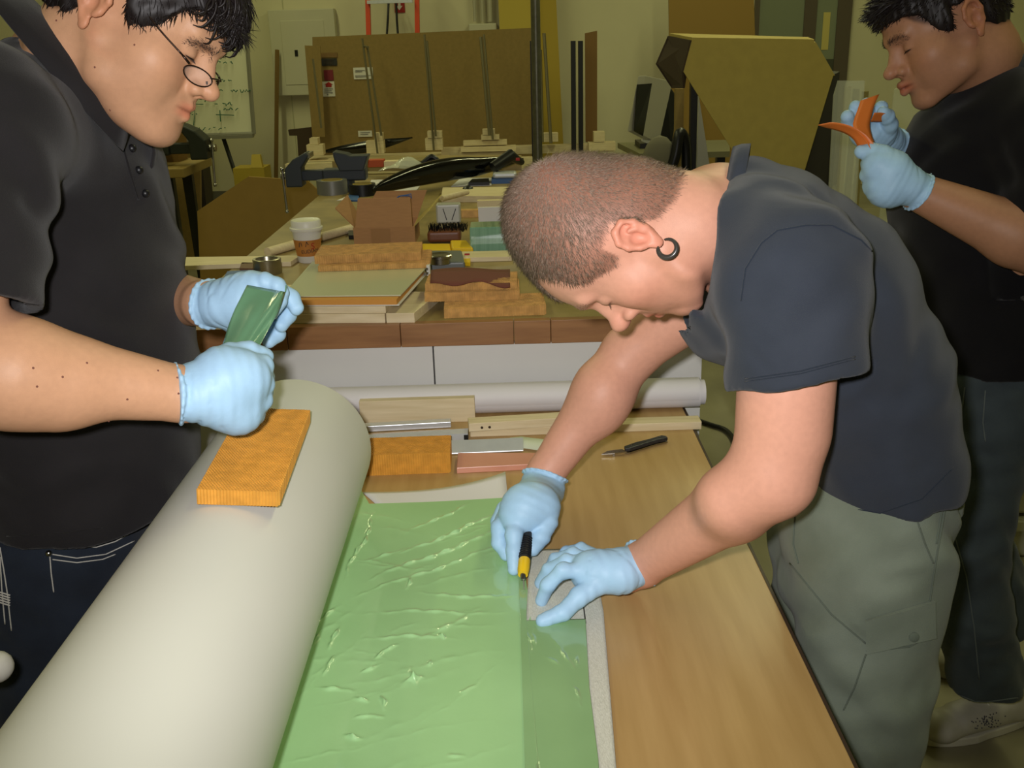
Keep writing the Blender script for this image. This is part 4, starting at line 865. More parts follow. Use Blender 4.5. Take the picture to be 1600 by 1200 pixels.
        for d in range(3):
            A = np.moveaxis(ins, d, 0); E = A[:-1] != A[1:]
            i, j, k = np.nonzero(E); o = (j > 0) & (k > 0) & (j < A.shape[1]-1) & (k < A.shape[2]-1); i, j, k = i[o], j[o], k[o]; fl_ = A[i, j, k]
            D = np.moveaxis(idx, d, 0); q = np.stack([D[i, j-1, k-1], D[i, j, k-1], D[i, j, k], D[i, j-1, k]], 1)
            rev = (fl_ == False) if d != 1 else fl_
            q[rev] = q[rev][:, ::-1]; Q.append(q)
        Q = np.concatenate(Q)
        return raw_mesh(name, V, Q, m, parent, tint)
def raw_mesh(name, V, Q, m, parent=None, tint=None):
    me = bpy.data.meshes.new(name); n = len(Q); w_ = Q.shape[1]
    me.vertices.add(len(V)); me.vertices.foreach_set('co', np.asarray(V, f4).ravel()); me.loops.add(n*w_); me.loops.foreach_set('vertex_index', Q.astype(np.int32).ravel())
    me.polygons.add(n); me.polygons.foreach_set('loop_start', np.arange(0, n*w_, w_, dtype=np.int32)); me.polygons.foreach_set('use_smooth', np.ones(n, bool)); me.update(calc_edges=True); me.validate()
    if tint is not None:
        c = np.ones((len(V), 4), f4); c[:, :3] = tint(V); at_ = me.color_attributes.new('tint', 'FLOAT_COLOR', 'POINT'); at_.data.foreach_set('color', c.ravel())
    o = bpy.data.objects.new(name, me); col.objects.link(o); me.materials.append(m)
    if parent is not None: put(o, parent)
    o['_v'] = 0; del o['_v']
    return o
def bvh(o):
    me = o.data; n = len(me.vertices); v = np.empty(n*3, f4); me.vertices.foreach_get('co', v)
    return BVHTree.FromPolygons([tuple(p) for p in v.reshape(-1, 3).tolist()], [tuple(p.vertices) for p in me.polygons])
def hit(tree, px, py, lift=0.0):
    d = ray(px, py); d = d/np.linalg.norm(d); h = tree.ray_cast(Vector(CAM), Vector(d))
    return None if h[0] is None else np.array(h[0])+np.array(h[1])*lift
def stitch(tree, pts, r_, name, m, parent, n=8, lift=.0006, sub=10):   # thin line lying on a surface
    q = []
    for a, b in zip(pts, pts[1:]):
        for t in np.linspace(0, 1, sub, endpoint=False):
            h = hit(tree, a[0]+(b[0]-a[0])*t, a[1]+(b[1]-a[1])*t, lift)
            if h is not None and (not q or np.linalg.norm(h-q[-1]) < .06): q.append(h)
    h = hit(tree, *pts[-1], lift); 
    if h is not None and q and np.linalg.norm(h-q[-1]) < .06: q.append(h)
    if len(q) > 2: return MB().tube(q, r_, n).build(name, m, parent, smooth='all')

# ---- the head, in its own frame: x to the person's right, y out of the face, z to the crown; origin between the ear canals
def head(s, fr, o=None):
    o = dict(dict(jaw=1.0, nose=1.0, chin=0., tall=0., back=0., ear=1.0, ret=0., cheek=1.0, lip=1.0, lid=.0), **(o or {})); s.fr = fr
    s.ell((0, -.010+o['back'], .046+o['tall']/2), (.0755, .095-o['back'], .086+o['tall']/2), k=.01); s.ell((0, .030, .044), (.062, .063, .055), k=.03)
    s.ell((0, -.045+o['back']*.9, .01), (.062, .052, .06), k=.03); rt = o['ret']
    s.ell((0, .030, -.028), (.052*o['jaw'], .055, .066), k=.03)
    for x in (-1, 1):
        s.cone((x*.051*o['jaw'], -.004, -.032), (x*.048*o['jaw'], .012, -.060), .020, .019, .02)
        s.cone((x*.048*o['jaw'], .012, -.060), (x*.016, .072-rt, -.088-o['chin']), .019, .016, .018)
        s.ell((x*.046*o['cheek']**.5, .052, -.018), (.021, .024, .020), k=.035)
        s.ell((x*.033*o['cheek']**.6, .046, -.046), (.022*o['cheek']**.8, .032, .030), k=.035)
    s.ell((0, .080-rt, -.086-o['chin']), (.021, .0155, .0165), k=.014)
    s.ell((0, .074-rt*.5, -.050), (.029, .024, .025), k=.016)
    for x in (-1, 1):    # brows, eye sockets, lids
        s.cone((x*.010, .0920, .027), (x*.040, .080, .030), .0088, .0080, .014)
        s.ell((x*.031, .1, .008), (.0185, .0175, .0115), k=.010, sub=True)
        s.ell((x*.0305, .0735, .0065), (.0140, .0138, .0130), k=.006)
        s.bump((x*.019, .088, .0005), (x*.044, .080, .001), .0012, .0022); s.bump((x*.019, .09, .014), (x*.043, .083, .0155), .0012, .0022)
    nz = o['nose']
    s.cone((0, .085, .024), (0, .100*nz, -.015), .0085, .0098, .011); s.cone((0, .080, .005), (0, .090, -.025), .012, .014, .012); s.ell((0, .1075*nz, -.0212), (.0120, .0118, .0108), k=.008)
    for x in (-1, 1):
        s.ell((x*.0135, .0965, -.0265), (.0082, .0105, .0078), k=.005); s.ell((x*.0068, .1040, -.0335), (.0036, .0056, .0036), k=.003, sub=True)
        s.bump((x*.022, .093, -.024), (x*.031, .080, -.052), .0014, .004)
    for (x0, x1, y0, y1, z0, z1, r_) in ((-.004, -.022, .0972, .0845, -.0475, -.0525, .0052), (.004, .022, .0972, .0845, -.0475, -.0525, .0052), (0, -.020, .0955, .0850, -.0605, -.0545, .0058), (0, .020, .0955, .0850, -.0605, -.0545, .0058)):
        s.cone((x0, y0*o['lip']**.3-rt*.5, z0), (x1, y1-rt*.5, z1), r_*o['lip'], r_*.55, .005)
    s.bump((-.022, .0935-rt*.5, -.0535), (0, .1045-rt*.5, -.054), .0026, .0022); s.bump((0, .1045-rt*.5, -.054), (.022, .0935-rt*.5, -.0535), .0026, .0022)
    s.bump((0, .101, -.036), (0, .1015, -.044), .0012, .0025); s.bump((-.012, .098, -.071), (.012, .098, -.071), .002, .005)
    for x in (-1, 1):    # ears
        t = math.radians(18); E = np.array(rot(0, 0, -x*28)) @ np.array(rot(-12, 0, 0))
        eS = o['ear']; c = np.array((x*.0775, -.010, .001)); W = lambda u, v, w_: c+E @ np.array((x*w_*eS, u*eS, v*eS))
        pts = [W(.012, -.003, .004), W(.016, .012, .006), W(.012, .026, .009), W(-.002, .0325, .0115), W(-.0155, .026, .014), W(-.019, .010, .014), W(-.014, -.008, .012), W(-.004, -.020, .009)]
        s.chain(pts, [.0028, .0032, .0036, .0040, .0042, .0040, .0036, .0040], .003)
        s.ell(W(.002, -.024, .0075), (.0042, .0072, .0082), E, k=.004); s.ell(W(-.004, .005, .007), (.0042, .0165, .025), E, k=.004)
        s.ell(W(.002, .0, .0125), (.0058, .0082, .0108), E, k=.003, sub=True); s.ell(W(-.006, .019, .0135), (.0035, .008, .006), E, k=.003, sub=True)
        s.cone(W(.012, -.004, .006), W(.010, -.009, .007), .0035, .003, .003); s.chain([W(-.009, -.006, .012), W(-.011, .006, .0135), W(-.006, .015, .013)], [.0026, .0028, .0024], .003)
    s.fr = ID
    return s
def sm(a, b, x): t = np.clip((x-a)/(b-a), 0, 1); return t*t*(3-2*t)
RECESS = 0.0
def hairline(q):   # signed: >0 on the scalp, in head units
    x, y, z = np.abs(q[:, 0]), q[:, 1], q[:, 2]
    lim = np.interp(y, [-.12, -.085, -.06, -.035, -.022, -.018, .012, .016, .030, .036, .046, .056, .066, .076, .095], [-.028, -.028, -.026, -.012, .02, .034, .034, .014, .010, .013, .024, .031, .040, .054, .058])
    lim = lim-.006*sm(.02, 0, x)*sm(.05, .07, y)
    if RECESS: l2 = np.interp(y, [.058, .061, .065, .070, .078, .095], [.033, .042, .076, .090, .092, .088]); lim = lim+(l2-lim)*sm(.012, .034, x)*(y > .058)
    return z-lim
def face_tint(fr, stub, scalp, blush=1.0, lips=(1.0, .70, .70), bz=0.):
    def fn(V):
        q = fr.l(V); x, y, z = np.abs(q[:, 0]), q[:, 1], q[:, 2]; c = np.ones((len(V), 3)); near = (np.linalg.norm(q-np.array((0, .0, .02)), axis=1) < .16)
        def mix(w_, colr): c[:] = c*(1-w_[:, None]*near[:, None])+np.array(colr)*w_[:, None]*near[:, None]*1.0
        red = np.exp(-(((x-.045)/.022)**2+((y-.065)/.03)**2+((z+.02)/.02)**2))+np.exp(-((x/.016)**2+((y-.110)/.02)**2+((z+.022)/.014)**2))
        mix(.45*blush*np.clip(red, 0, 1), (1.02, .74, .70))
        ear = sm(.072, .080, x)*sm(.05, .03, np.abs(y+.012))*sm(.05, .04, np.abs(z)); mix(.5*ear, (1.05, .70, .66))
        s_ = sm(.012, -.012, z-(-.028-.3*(y-.03)*0))*sm(-.03, .0, y)*sm(-.125, -.105, z)*(1-np.exp(-((x/.03)**2+((z+.052)/.012)**2)*1.0))*.9
        mix(stub[0]*s_, stub[1])
        lp = np.exp(-(((x)/.021)**4+((z+.054)/.0092)**4))*sm(.076, .084, y); mix(np.clip(lp*1.1, 0, 1), lips)
        ml = np.exp(-((x/.021)**4+((z+.0538+.0*x)/.0016)**2))*sm(.076, .084, y); mix(.75*ml, (.30, .16, .15))
        br_ = np.exp(-(((x-.027)/.0185)**4+((z-bz-(.0285+.10*(x-.02)*(x<.035)-.22*np.clip(x-.035, 0, 1)))/.0042)**2))*sm(.06, .07, y); mix(.8*br_*scalp[2], scalp[1])
        ey = np.exp(-(((x-.0305)/.0125)**4+((z-.0015)/.0016)**2))*sm(.07, .078, y); mix(.85*ey, (.16, .10, .09))
        hl = sm(-.004, .006, hairline(q)); mix(scalp[0]*hl*sm(.09, .07, x), scalp[1])
        return c
    return fn
def strands(name, fr, surf, m, parent, n, length, whorl, lift, seed=1, seg=1, rad=.0005, curl=0, mask=None, down=None, lenfn=None):
    me = surf.data; nv = len(me.vertices); V = np.empty(nv*3, f4); me.vertices.foreach_get('co', V); V = V.reshape(-1, 3); N = np.empty(nv*3, f4)
    me.vertices.foreach_get('normal', N); N = N.reshape(-1, 3); q = fr.l(V); r2 = np.random.RandomState(seed)
    hl = hairline(q) if mask is None else mask(q)
    ok = np.nonzero((hl > -.003) & (np.linalg.norm(q-np.array((0, -.01, .04)), axis=1) < .15) & (np.abs(q[:, 0]) < .083))[0]
    pr = np.clip((hl[ok]+.003)/.012, .05, 1); pk = r2.choice(ok, n, p=pr/pr.sum()); p = V[pk]+r2.normal(0, .0008, (n, 3)); nn = N[pk].astype(float); ql = fr.l(p)
    d = ql-np.array(whorl); d = d @ fr.R.T
    if down is not None: d = d/(np.linalg.norm(d, axis=1, keepdims=True)+1e-6)+np.array(down) @ fr.R.T
    d -= nn*np.sum(d*nn, 1, keepdims=True); d /= np.linalg.norm(d, axis=1, keepdims=True)+1e-6
    d = d+nn*lift+r2.normal(0, .22, (n, 3)); d /= np.linalg.norm(d, axis=1, keepdims=True)
    L = length*r2.uniform(.7, 1.15, n)
    if lenfn is not None: L = L*lenfn(ql)
    t1 = np.cross(d, r2.normal(0, 1, (n, 3))); t1 /= np.linalg.norm(t1, axis=1, keepdims=True); t2 = np.cross(d, t1)
    gl = fr.R @ np.array((0, .25, -1.0)); ph = r2.uniform(0, 6.28, n); rings = []
    for j in range(seg+1):
        u = j/seg; c = p+d*(L*u)[:, None]+(curl*L[:, None]*u*u)*(gl-d*np.sum(d*gl, 1, keepdims=True))+(curl*.25*L*u*np.sin(ph+3*u))[:, None]*t1-nn*.001
        if j == seg: rings.append(c[:, None]); break
        rr = rad*(1-.55*u); rings.append(np.stack([c+rr*(t1*math.cos(a)+t2*math.sin(a)) for a in (0, 2.094, 4.189)], 1))
    A = np.concatenate(rings, 1); k = A.shape[1]; T = []
    for j in range(seg-1):
        for i in range(3): a, b = j*3+i, j*3+(i+1) % 3; T += [(a, b, b+3), (a, b+3, a+3)]
    for i in range(3): T.append(((seg-1)*3+i, (seg-1)*3+(i+1) % 3, k-1))
    T = (np.arange(n)[:, None, None]*k+np.array(T)[None]).reshape(-1, 3)
    return tag(raw_mesh(name, A.reshape(-1, 3), T, m, parent), kind='stuff')
def frame_img(o, fwd, up, toward=0., yaw=0., k=1.0, side=1):
    """head frame from the photograph's own directions (x right, y down): face direction, crown direction, crown leaning to the lens, face turned to the lens"""
    v = (np.array(o)-CAM); v /= np.linalg.norm(v); rr = _r-v*(_r @ v); rr /= np.linalg.norm(rr); uu = np.cross(rr, v)
    U = rr*up[0]-uu*up[1]-v*toward; U /= np.linalg.norm(U); Fd = rr*fwd[0]-uu*fwd[1]; Fd -= U*(Fd @ U); Fd /= np.linalg.norm(Fd)
    cz = -v-U*(-v @ U); cz /= np.linalg.norm(cz); Fd = Fd*math.cos(R(yaw))+cz*math.sin(R(yaw)); Fd -= U*(Fd @ U); Fd /= np.linalg.norm(Fd)
    return Frame(o, np.stack([np.cross(Fd, U), Fd, U], 1), k)
def lashes(fr, m, parent, drop=-.0022):
    for x in (-1, 1):
        mb = MB(); pts = []
        for a in np.linspace(-62, 62, 14):
            el = R(-14-8*math.cos(R(a))); pts.append(fr.w((x*.0305+.0140*math.sin(R(a))*math.cos(el), .0738+.0139*math.cos(R(a))*math.cos(el), .0065+.0136*math.sin(el))))
        mb.tube(pts, [.0004+.0007*math.sin(math.pi*i/13) for i in range(14)], 5)
        for i in range(2, 13): mb.tube([pts[i], pts[i]+fr.R @ np.array((x*.0015*(i-6)/6*(1 if x > 0 else -1), .0040, drop*1.3))*fr.k], [.00035, .00008], 3, caps=False)
        mb.build('eyelashes', m, parent)
def glove(name, parent, cuff, cuff_r, palm, fingers, m, h=.0018, extra=None, rim=True, flat=(1.0, 1.0), nrm=None, seed=1):
    """cuff: wrist-end point, wrist point; palm: list of (point, r) blobs joined to the wrist; fingers: list of (points, radii)"""
    allp = list(cuff)+[p for p, _ in palm]+[p for f in fingers for p in f[0]]; A = np.array(allp); s = Field(A.min(0)-.04, A.max(0)+.04, h)
    side = np.array((0, 0, 1.0)) if nrm is None else nrm
    s.seg(cuff[0], cuff[1], (cuff_r*.82, cuff_r), (cuff_r*.74, cuff_r*.9), side, .01)
    for p, r_ in palm: s.seg(cuff[1], p, (cuff_r*.70, cuff_r*.86), (r_, r_*1.1), side, .014)
    for a, b in zip(palm, palm[1:]): s.cone(a[0], b[0], a[1], b[1], .012)
    for P_, r_ in fingers: s.chain(P_, r_, .005)
    if extra: extra(s)
    w_ = np.array(cuff[1])-np.array(cuff[0]); w_ /= np.linalg.norm(w_); rg = np.random.RandomState(seed)
    for k in range(26):   # fine stray creases over the back of the hand
        c = np.array(cuff[1])*(1-rg.uniform(-.3, .9))+np.array(palm[rg.randint(len(palm))][0])*rg.uniform(0, .9); u = rg.normal(0, 1, 3); u -= w_*(u @ w_)*.6; u /= np.linalg.norm(u); v = rg.normal(0, 1, 3); v /= np.linalg.norm(v)
        c = np.array(palm[rg.randint(len(palm))][0])*(1-.0)+(np.array(cuff[1])-np.array(palm[0][0]))*rg.uniform(0, 1.1)+v*cuff_r*.95; s.bump(c-u*.014, c+u*.014, rg.uniform(.0005, .0010), .0018)
    for k in range(7):   # wrinkles around the cuff and across the joints
        c = np.array(cuff[0])+w_*(.006+.009*k); t = np.cross(w_, (.3, .5, 1)); t /= np.linalg.norm(t); q = np.cross(w_, t); a = k*2.1+seed
        pts = [c+(t*math.cos(a+j*.5)+q*math.sin(a+j*.5))*cuff_r*.95+w_*.006*math.sin(j+k) for j in range(6)]
        for u, v in zip(pts, pts[1:]): s.bump(u, v, .0013, .0026)
    s.wave(.00018, [w_*420, w_*260+np.array((90, 60, 50)), w_*520+np.array((-60, 90, 30))], seed)
    if rim:
        t = np.cross(w_, side); t /= np.linalg.norm(t); q = np.cross(t, w_); pts = [np.array(cuff[0])+(t*math.cos(a)*cuff_r*1.04+q*math.sin(a)*cuff_r*.88)+w_*.002*math.sin(3*a) for a in np.linspace(0, 2*math.pi, 22)]
        s.chain(pts, [.0022]*22, .003)
    s.cut(np.array(cuff[0])-w_*.002, -w_, .002)
    return s.mesh(name, m, parent)
def _cyl(s, p, ax, rad, L, k=.003, sub=True):   # flat-ended cylinder, subtracted: clean hems and openings
    p = np.array(p, float); ax = np.array(ax, float); ax /= np.linalg.norm(ax)
    def fn(X, Y, Z):
        x, y, z = X-f4(p[0]), Y-f4(p[1]), Z-f4(p[2]); t = x*f4(ax[0])+y*f4(ax[1])+z*f4(ax[2]); r_ = np.sqrt(np.maximum(x*x+y*y+z*z-t*t, 0))
        return np.maximum(np.maximum(r_-f4(rad), -t), t-f4(L))
    return s.op(fn, (p, p+ax*L), rad, k, sub)
Field.cyl = _cyl
def skin_mat(name, c): return mat(name, c, .48, attr='tint', sss=.0, spec=.35, bump=.10, bscale=900, var=.04, scale=120)
def cloth_mat(name, c, c2=None, rough=.85, bs=1400): 
    m = mat(name, c, rough, c2=c2, scale=14, spec=.15, bump=.25, bscale=bs)
    m.node_tree.nodes['Principled BSDF'].inputs['Sheen Weight'].default_value = .12; return m
GL = mat('blue_nitrile', 'a6cbe8', .5, var=.05, scale=40, spec=.35, bump=.12, bscale=160)
# ------------------------------------------------------------------ the bent man with the knife
YB = 1.25
mb_ = thing('person', (at(1370, 800, YB)[0]+.02, YB, 0), 'man with short brown hair bending over the table cutting film with a knife', 'person')
FB = frame_img(at(989, 371, 1.205), (-.32, .947), (-.947, -.32), .08, -8, 1.065); FB.sh = .22
HW = FB.w((0, 0, .02))
J = dict(ns=at(1240, 430, 1.06), ne=at(1212, 745, 1.035), nw=on(1004, 882, .912), fs=at(1160, 420, 1.43), fe=at(984, 552, 1.47), fw=at(853, 738, 1.42), nb=at(1125, 345, YB), ch=at(1265, 455, YB), be=at(1355, 590, YB), hp=at(1375, 800, YB))
lo = np.min([*J.values(), HW-.15], 0)-.09; hi = np.max([*J.values(), HW+.1], 0)+.09
s = Field(lo, hi, .0052, [(HW[i]-.135, HW[i]+.135) for i in range(3)], .0021)
RECESS = .046
head(s, FB, dict(jaw=.97, cheek=.75, nose=1.06, ear=.80, tall=.020, back=.016, chin=-.004))
nk = [FB.w((0, -.030, .005)), FB.w((0, -.032, -.055)), J['nb'], at(1200, 400, YB)]
s.cone(nk[0], nk[1], .058, .060, .02); s.cone(nk[1], nk[2], .060, .064, .02); s.cone(nk[2], nk[3], .064, .09, .03)
s.bump(FB.w((-.062, -.02, -.05)), at(1120, 440, 1.19), -.004, .010)
s.loft([(J['nb'], .05, .08), (J['ch'], .09, .14), (J['be'], .08, .13), (J['hp'], .075, .13)], (0, 1, 0) if False else np.cross((0, 1, 0), J['be']-J['ch']), .03)
def arm(S, E_, W, r_, k=.02):
    s.cone(S, E_, r_[0], r_[1], k); m_ = E_*.72+W*.28; s.cone(E_, m_, r_[1], r_[2], k); s.cone(m_, W, r_[2], r_[3], k)
for a, r_ in ((('ns', 'ne', 'nw'), (.052, .042, .043, .029)), (('fs', 'fe', 'fw'), (.054, .041, .043, .029))): arm(*[J[x] for x in a], r_)
s.ell(at(1232, 782, 1.05), (.018, .018, .018), k=.02)     # point of the elbow
s.cone(at(1232, 600, 1.04), at(1228, 670, 1.04), .046, .047, .03)
s.cone(at(1195, 742, 1.035), at(1140, 782, 1.04), .038, .036, .03); s.ell(at(938, 628, 1.44), (.040, .040, .05), k=.03)
s.cone(J['nw'], J['nw']+.6*(J['nw']-J['ne'])*.2, .029, .026, .01); s.cone(J['fw'], J['fw']+(J['fw']-J['fe'])*.12, .028, .026, .01)
SK = skin_mat('skin_fair', 'd29a82')
body = s.mesh('body', SK, mb_, face_tint(FB, (.34, (.74, .60, .50)), (.88, (.40, .365, .34), .45), 1.1, (1.0, .62, .62)))
del s
hm = mat('short_brown_hair', '85705f', .36, var=.4, scale=300, spec=.6)
strands('hair', FB, body, hm, mb_, 36000, .0105, (0.0, -.055, .135), .55, 3, 1, .00036, lenfn=lambda q: .55+.6*sm(.02, .08, q[:, 2]))
# eyelashes and brow hairs
def brow(fr, surf, m, parent, n=160, seed=4, L=.006, thick=.0045, up=.0):
    f_ = lambda q: .004-np.abs(q[:, 2]-(.0285+up+.10*(np.abs(q[:, 0])-.02)*(np.abs(q[:, 0]) < .035)-.22*np.clip(np.abs(q[:, 0])-.035, 0, 1)))*(.004/thick)-10*(np.abs(q[:, 0]) < .009)-10*(np.abs(q[:, 0]) > .046)-10*(q[:, 1] < .06)
    return strands('eyebrow', fr, surf, m, parent, n, L, (0, .085, .022), .25, seed, 1, .0004, mask=lambda q: f_(q)-.003+.003)
brow(FB, body, mat('light_brow', '7a5844', .5), mb_, 260)
lashes(FB, mat('light_lash', '6a4a3a', .6), mb_)
RECESS = 0.0
# ear ring: open curved stud
er = FB.w((-.086, -.012, -.027)); rg_ = []
for a in np.linspace(195, -110, 24): rg_.append(er+_r*(.0100*math.cos(R(a))+.004)-_u*(.0105*math.sin(R(a))+.001)-_f*(.004+.004*math.cos(R(a))))
MB().tube(rg_, [.0007+.0026*math.sin(math.pi*(i/23)**.7)**.7 for i in range(24)], 10).build('ear_ring', mat('horn_ring', '3c3833', .25, spec=.6), mb_, smooth='all')
# T-shirt
ts = np.cross((0, 1, 0), J['be']-J['ch'])
allp = np.array([at(1110, 250, YB), at(1500, 700, YB), at(1380, 830, 1.05), J['ns'], J['fs']]); s = Field(allp.min(0)-(.13, .16, .09), allp.max(0)+(.09, .15, .1), .0045)
st = [(at(1150, 350, YB), .078, .085), (at(1190, 380, YB), .098, .135), (at(1262, 458, YB), .118, .170), (at(1345, 588, YB), .106, .150), (at(1372, 700, YB), .096, .145), (at(1373, 830, YB), .100, .150)]
s.loft(st, ts, .03)
s.cone(at(1190, 395, 1.14), at(1228, 440, 1.07), .088, .080, .04); s.cone(at(1180, 395, 1.36), at(1165, 420, 1.44), .085, .078, .04)
hemN = J['ne']-J['ns']; hemN = hemN/np.linalg.norm(hemN); hc = at(1254, 592, 1.035)
s.cone(J['ns'], hc+hemN*.06, .079, .076, .03); s.ell(at(1150, 470, 1.22), (.08, .12, .08), k=.04)
fsl = J['fs']*.52+J['fe']*.48; s.cone(J['fs'], fsl, .075, .070, .03)
dd = (at(1338, 575, 1.035)-at(1165, 607, 1.035)); hn = np.cross(dd, (0, 1, 0)); hn = hn/np.linalg.norm(hn); hn = hn if hn[2] < 0 else -hn
hn2 = hn+np.array((0, -.25, 0)); s.cyl(hc, hn2, .105, .26); s.cone(hc-hn*.008, hc+hn*.03, .063, .066, .004, True)
fa = (J['fe']-J['fs']); fa /= np.linalg.norm(fa); s.cyl(fsl-fa*.02, fa, .1, .15); s.cone(fsl-fa*.05, fsl+fa*.03, .060, .062, .004, True)
# neck opening
ncv = at(1128, 330, YB); nd = (at(1060, 322, YB)-at(1180, 340, YB)); nd /= np.linalg.norm(nd); dv = at(1130, 340, YB)-at(1128, 322, 1.13); dv /= np.linalg.norm(dv); nd = nd-dv*(nd @ dv); nd /= np.linalg.norm(nd)
s.cyl(at(1130, 340, YB), nd, .15, .14); s.cyl(at(1128, 322, 1.13), nd, .13, .14); s.cone(at(1170, 372, YB), at(1090, 318, YB), .069, .073, .003, True)
# hem
hz0 = at(1372, 818, 1.10); s.cut(hz0, (0.10, -.12, -1.0)); s.cone(at(1376, 760, YB), at(1378, 850, YB), .085, .09, .004, True)
# folds
for (a, b, h, w_) in (((1190, 480, 1.0), (1275, 560, .98), .005, .010), ((1180, 510, 1.0), (1255, 590, .98), .005, .009), ((1175, 545, 1.0), (1225, 600, .98), .004, .008), ((1230, 460, 1.0), (1300, 540, .99), .003, .012), ((1160, 420, 1.05), (1150, 560, 1.05), .005, .013), ((1175, 380, 1.10), (1160, 470, 1.05), .004, .010),
                      ((1320, 470, 1.08), (1270, 600, 1.06), .008, .016), ((1300, 640, 1.10), (1400, 700, 1.08), .005, .016), ((1290, 700, 1.10), (1380, 760, 1.08), .004, .014), ((1430, 540, 1.12), (1400, 660, 1.09), .004, .018), ((1240, 290, 1.15), (1340, 350, 1.12), .004, .014), ((1220, 310, 1.13), (1310, 330, 1.12), .003, .010), ((1200, 300, 1.14), (1260, 350, 1.1), .003, .01), ((1270, 760, 1.12), (1350, 790, 1.08), .004, .012), ((1420, 740, 1.1), (1470, 690, 1.15), .004, .014)):
    s.bump(at(*a), at(*b), h, w_)
s.wave(.0014, [(40, 60, 30), (70, -20, 55), (-55, 40, 80)], 5)
NAVY = cloth_mat('washed_navy_cotton', '363b44', '30353e')
shirt = s.mesh('t_shirt', NAVY, mb_); del s
tr = bvh(shirt); seam = cloth_mat('seam_navy', '252c36')
stitch(tr, [(1158, 470), (1165, 420), (1190, 380), (1215, 360), (1260, 352), (1300, 352), (1345, 375), (1380, 410), (1392, 450), (1385, 490), (1365, 540)], .0011, 'sleeve_seam', seam, mb_, 6, .0002)
stitch(tr, [(1164, 592), (1250, 580), (1336, 557)], .0009, 'hem_stitching', seam, mb_, 6, .0002); stitch(tr, [(1164, 596), (1250, 584), (1336, 561)], .0007, 'hem_stitching', seam, mb_, 6, .0002)
stitch(tr, [(1150, 255), (1146, 285), (1144, 298)], .0008, 'collar_seam', seam, mb_, 6, .0002)
stitch(tr, [(1255, 772), (1310, 790), (1375, 802), (1440, 780), (1490, 730)], .0008, 'hem_stitching', seam, mb_, 6, .0002)
# ribbed collar
nc = at(1134, 342, YB); cu_ = np.cross(nd, (0, 1, 0)); cu_ /= np.linalg.norm(cu_); cv = np.cross(nd, cu_); P_ = []
for a in np.linspace(0, 2*math.pi, 41):
    r1 = .0735+.006*math.cos(a)**2; q0 = nc+(cu_*math.cos(a)+cv*math.sin(a)); base = cu_*math.cos(a)*r1*1.12+cv*math.sin(a)*r1
    P_.append([nc+base*1.07-nd*.016, nc+base*1.05-nd*.005, nc+base*1.0+nd*.005, nc+base*.95-nd*.004])
MB().sheet(P_, .0012).build('collar', NAVY, mb_, smooth='all')
# trousers
allp = np.array([at(1240, 760, YB), at(1500, 800, YB)]); s = Field((allp[:, 0].min()-.06, .96, .02), (allp[:, 0].max()+.16, 1.56, 1.06), .0062)
wz = 1.02; hx, hy = at(1375, 800, YB)[0]-.038, YB
s.loft([((hx+.022, hy, wz), .090, .138), ((hx+.016, hy, .93), .100, .155), ((hx+.006, hy, .84), .098, .158)], (1, 0, 0), .04)
for yy, kx in ((1.15, 0), (1.36, .03)):
    s.loft([((hx+.008, yy+.02, .88), .095, .085), ((hx-.002+kx, yy, .72), .090, .088), ((hx-.012+kx, yy-.005, .52), .082, .084), ((hx-.002+kx, yy, .30), .078, .078), ((hx+.01+kx, yy, .07), .076, .074)], (1, 0, 0), .03)
s.cyl((hx-.05, 1.15, .04), (0, 0, -1), .2, .1); s.cyl((hx-.05, 1.36, .04), (0, 0, -1), .2, .1)
s.cyl((hx, hy, wz-.005), (0, 0, 1), .3, .1); s.cut((XR+.0025, 0, 0), (-1, 0, 0))
for (a, b, h, w_) in (((1225, 870), (1340, 950), .007, .016), ((1235, 920), (1350, 975), .008, .013), ((1250, 900), (1320, 970), .005, .010), ((1350, 1000), (1280, 960), .005, .012), ((1440, 900), (1360, 920), .004, .012), ((1420, 1050), (1380, 1130), .005, .016), ((1330, 1080), (1400, 1120), .006, .016), ((1440, 1080), (1390, 1190), .005, .015), ((1290, 850), (1370, 880), .004, .014), ((1360, 1060), (1330, 1110), .005, .012)):
    s.bump(at(*a, 1.09), at(*b, 1.08), h*1.5, w_*.85); s.bump(at(a[0], a[1]-16, 1.09), at(b[0], b[1]-16, 1.08), -h*.8, w_*.8)
s.wave(.0022, [(35, 50, 20), (60, 20, 45), (-30, 60, 70)], 9)
GRN = cloth_mat('grey_green_canvas', '7a8374', '6d7667', bs=900)
trousers = s.mesh('trousers', GRN, mb_); del s
tr = bvh(trousers); gs = cloth_mat('green_seam', '5f685b')
def flap(name, pxs, m, parent, tree, th=.006, nu=12, nv=6):
    (a, b, c, d) = [np.array(q, float) for q in pxs]; P_ = []
    for v in np.linspace(0, 1, nv):
        row = []
        for u in np.linspace(0, 1, nu):
            q = (a*(1-u)+b*u)*(1-v)+(d*(1-u)+c*u)*v; h = hit(tree, q[0], q[1], .006)
            row.append(h if h is not None else (row[-1] if row else None))
        P_.append(row)
    if any(p is None for r_ in P_ for p in r_): return None
    return MB().sheet(P_, .0+th if th else .004).build(name, m, parent, smooth=True)
flap('pocket_flap', ((1353, 967), (1456, 938), (1457, 995), (1355, 1020)), GRN, mb_, tr, .005)
for pts in (((1354, 970), (1456, 942)), ((1354, 1017), (1420, 1010), (1456, 991)), ((1353, 1022), (1335, 1075), (1318, 1110)), ((1430, 806), (1445, 850), (1458, 880)), ((1478, 780), (1466, 850), (1458, 900), (1452, 940)), ((1243, 800), (1240, 850), (1248, 880)), ((1235, 880), (1300, 960), (1353, 1005)), ((1472, 790), (1462, 850))): stitch(tr, pts, .0011, 'seam', gs, mb_, 6, .001)
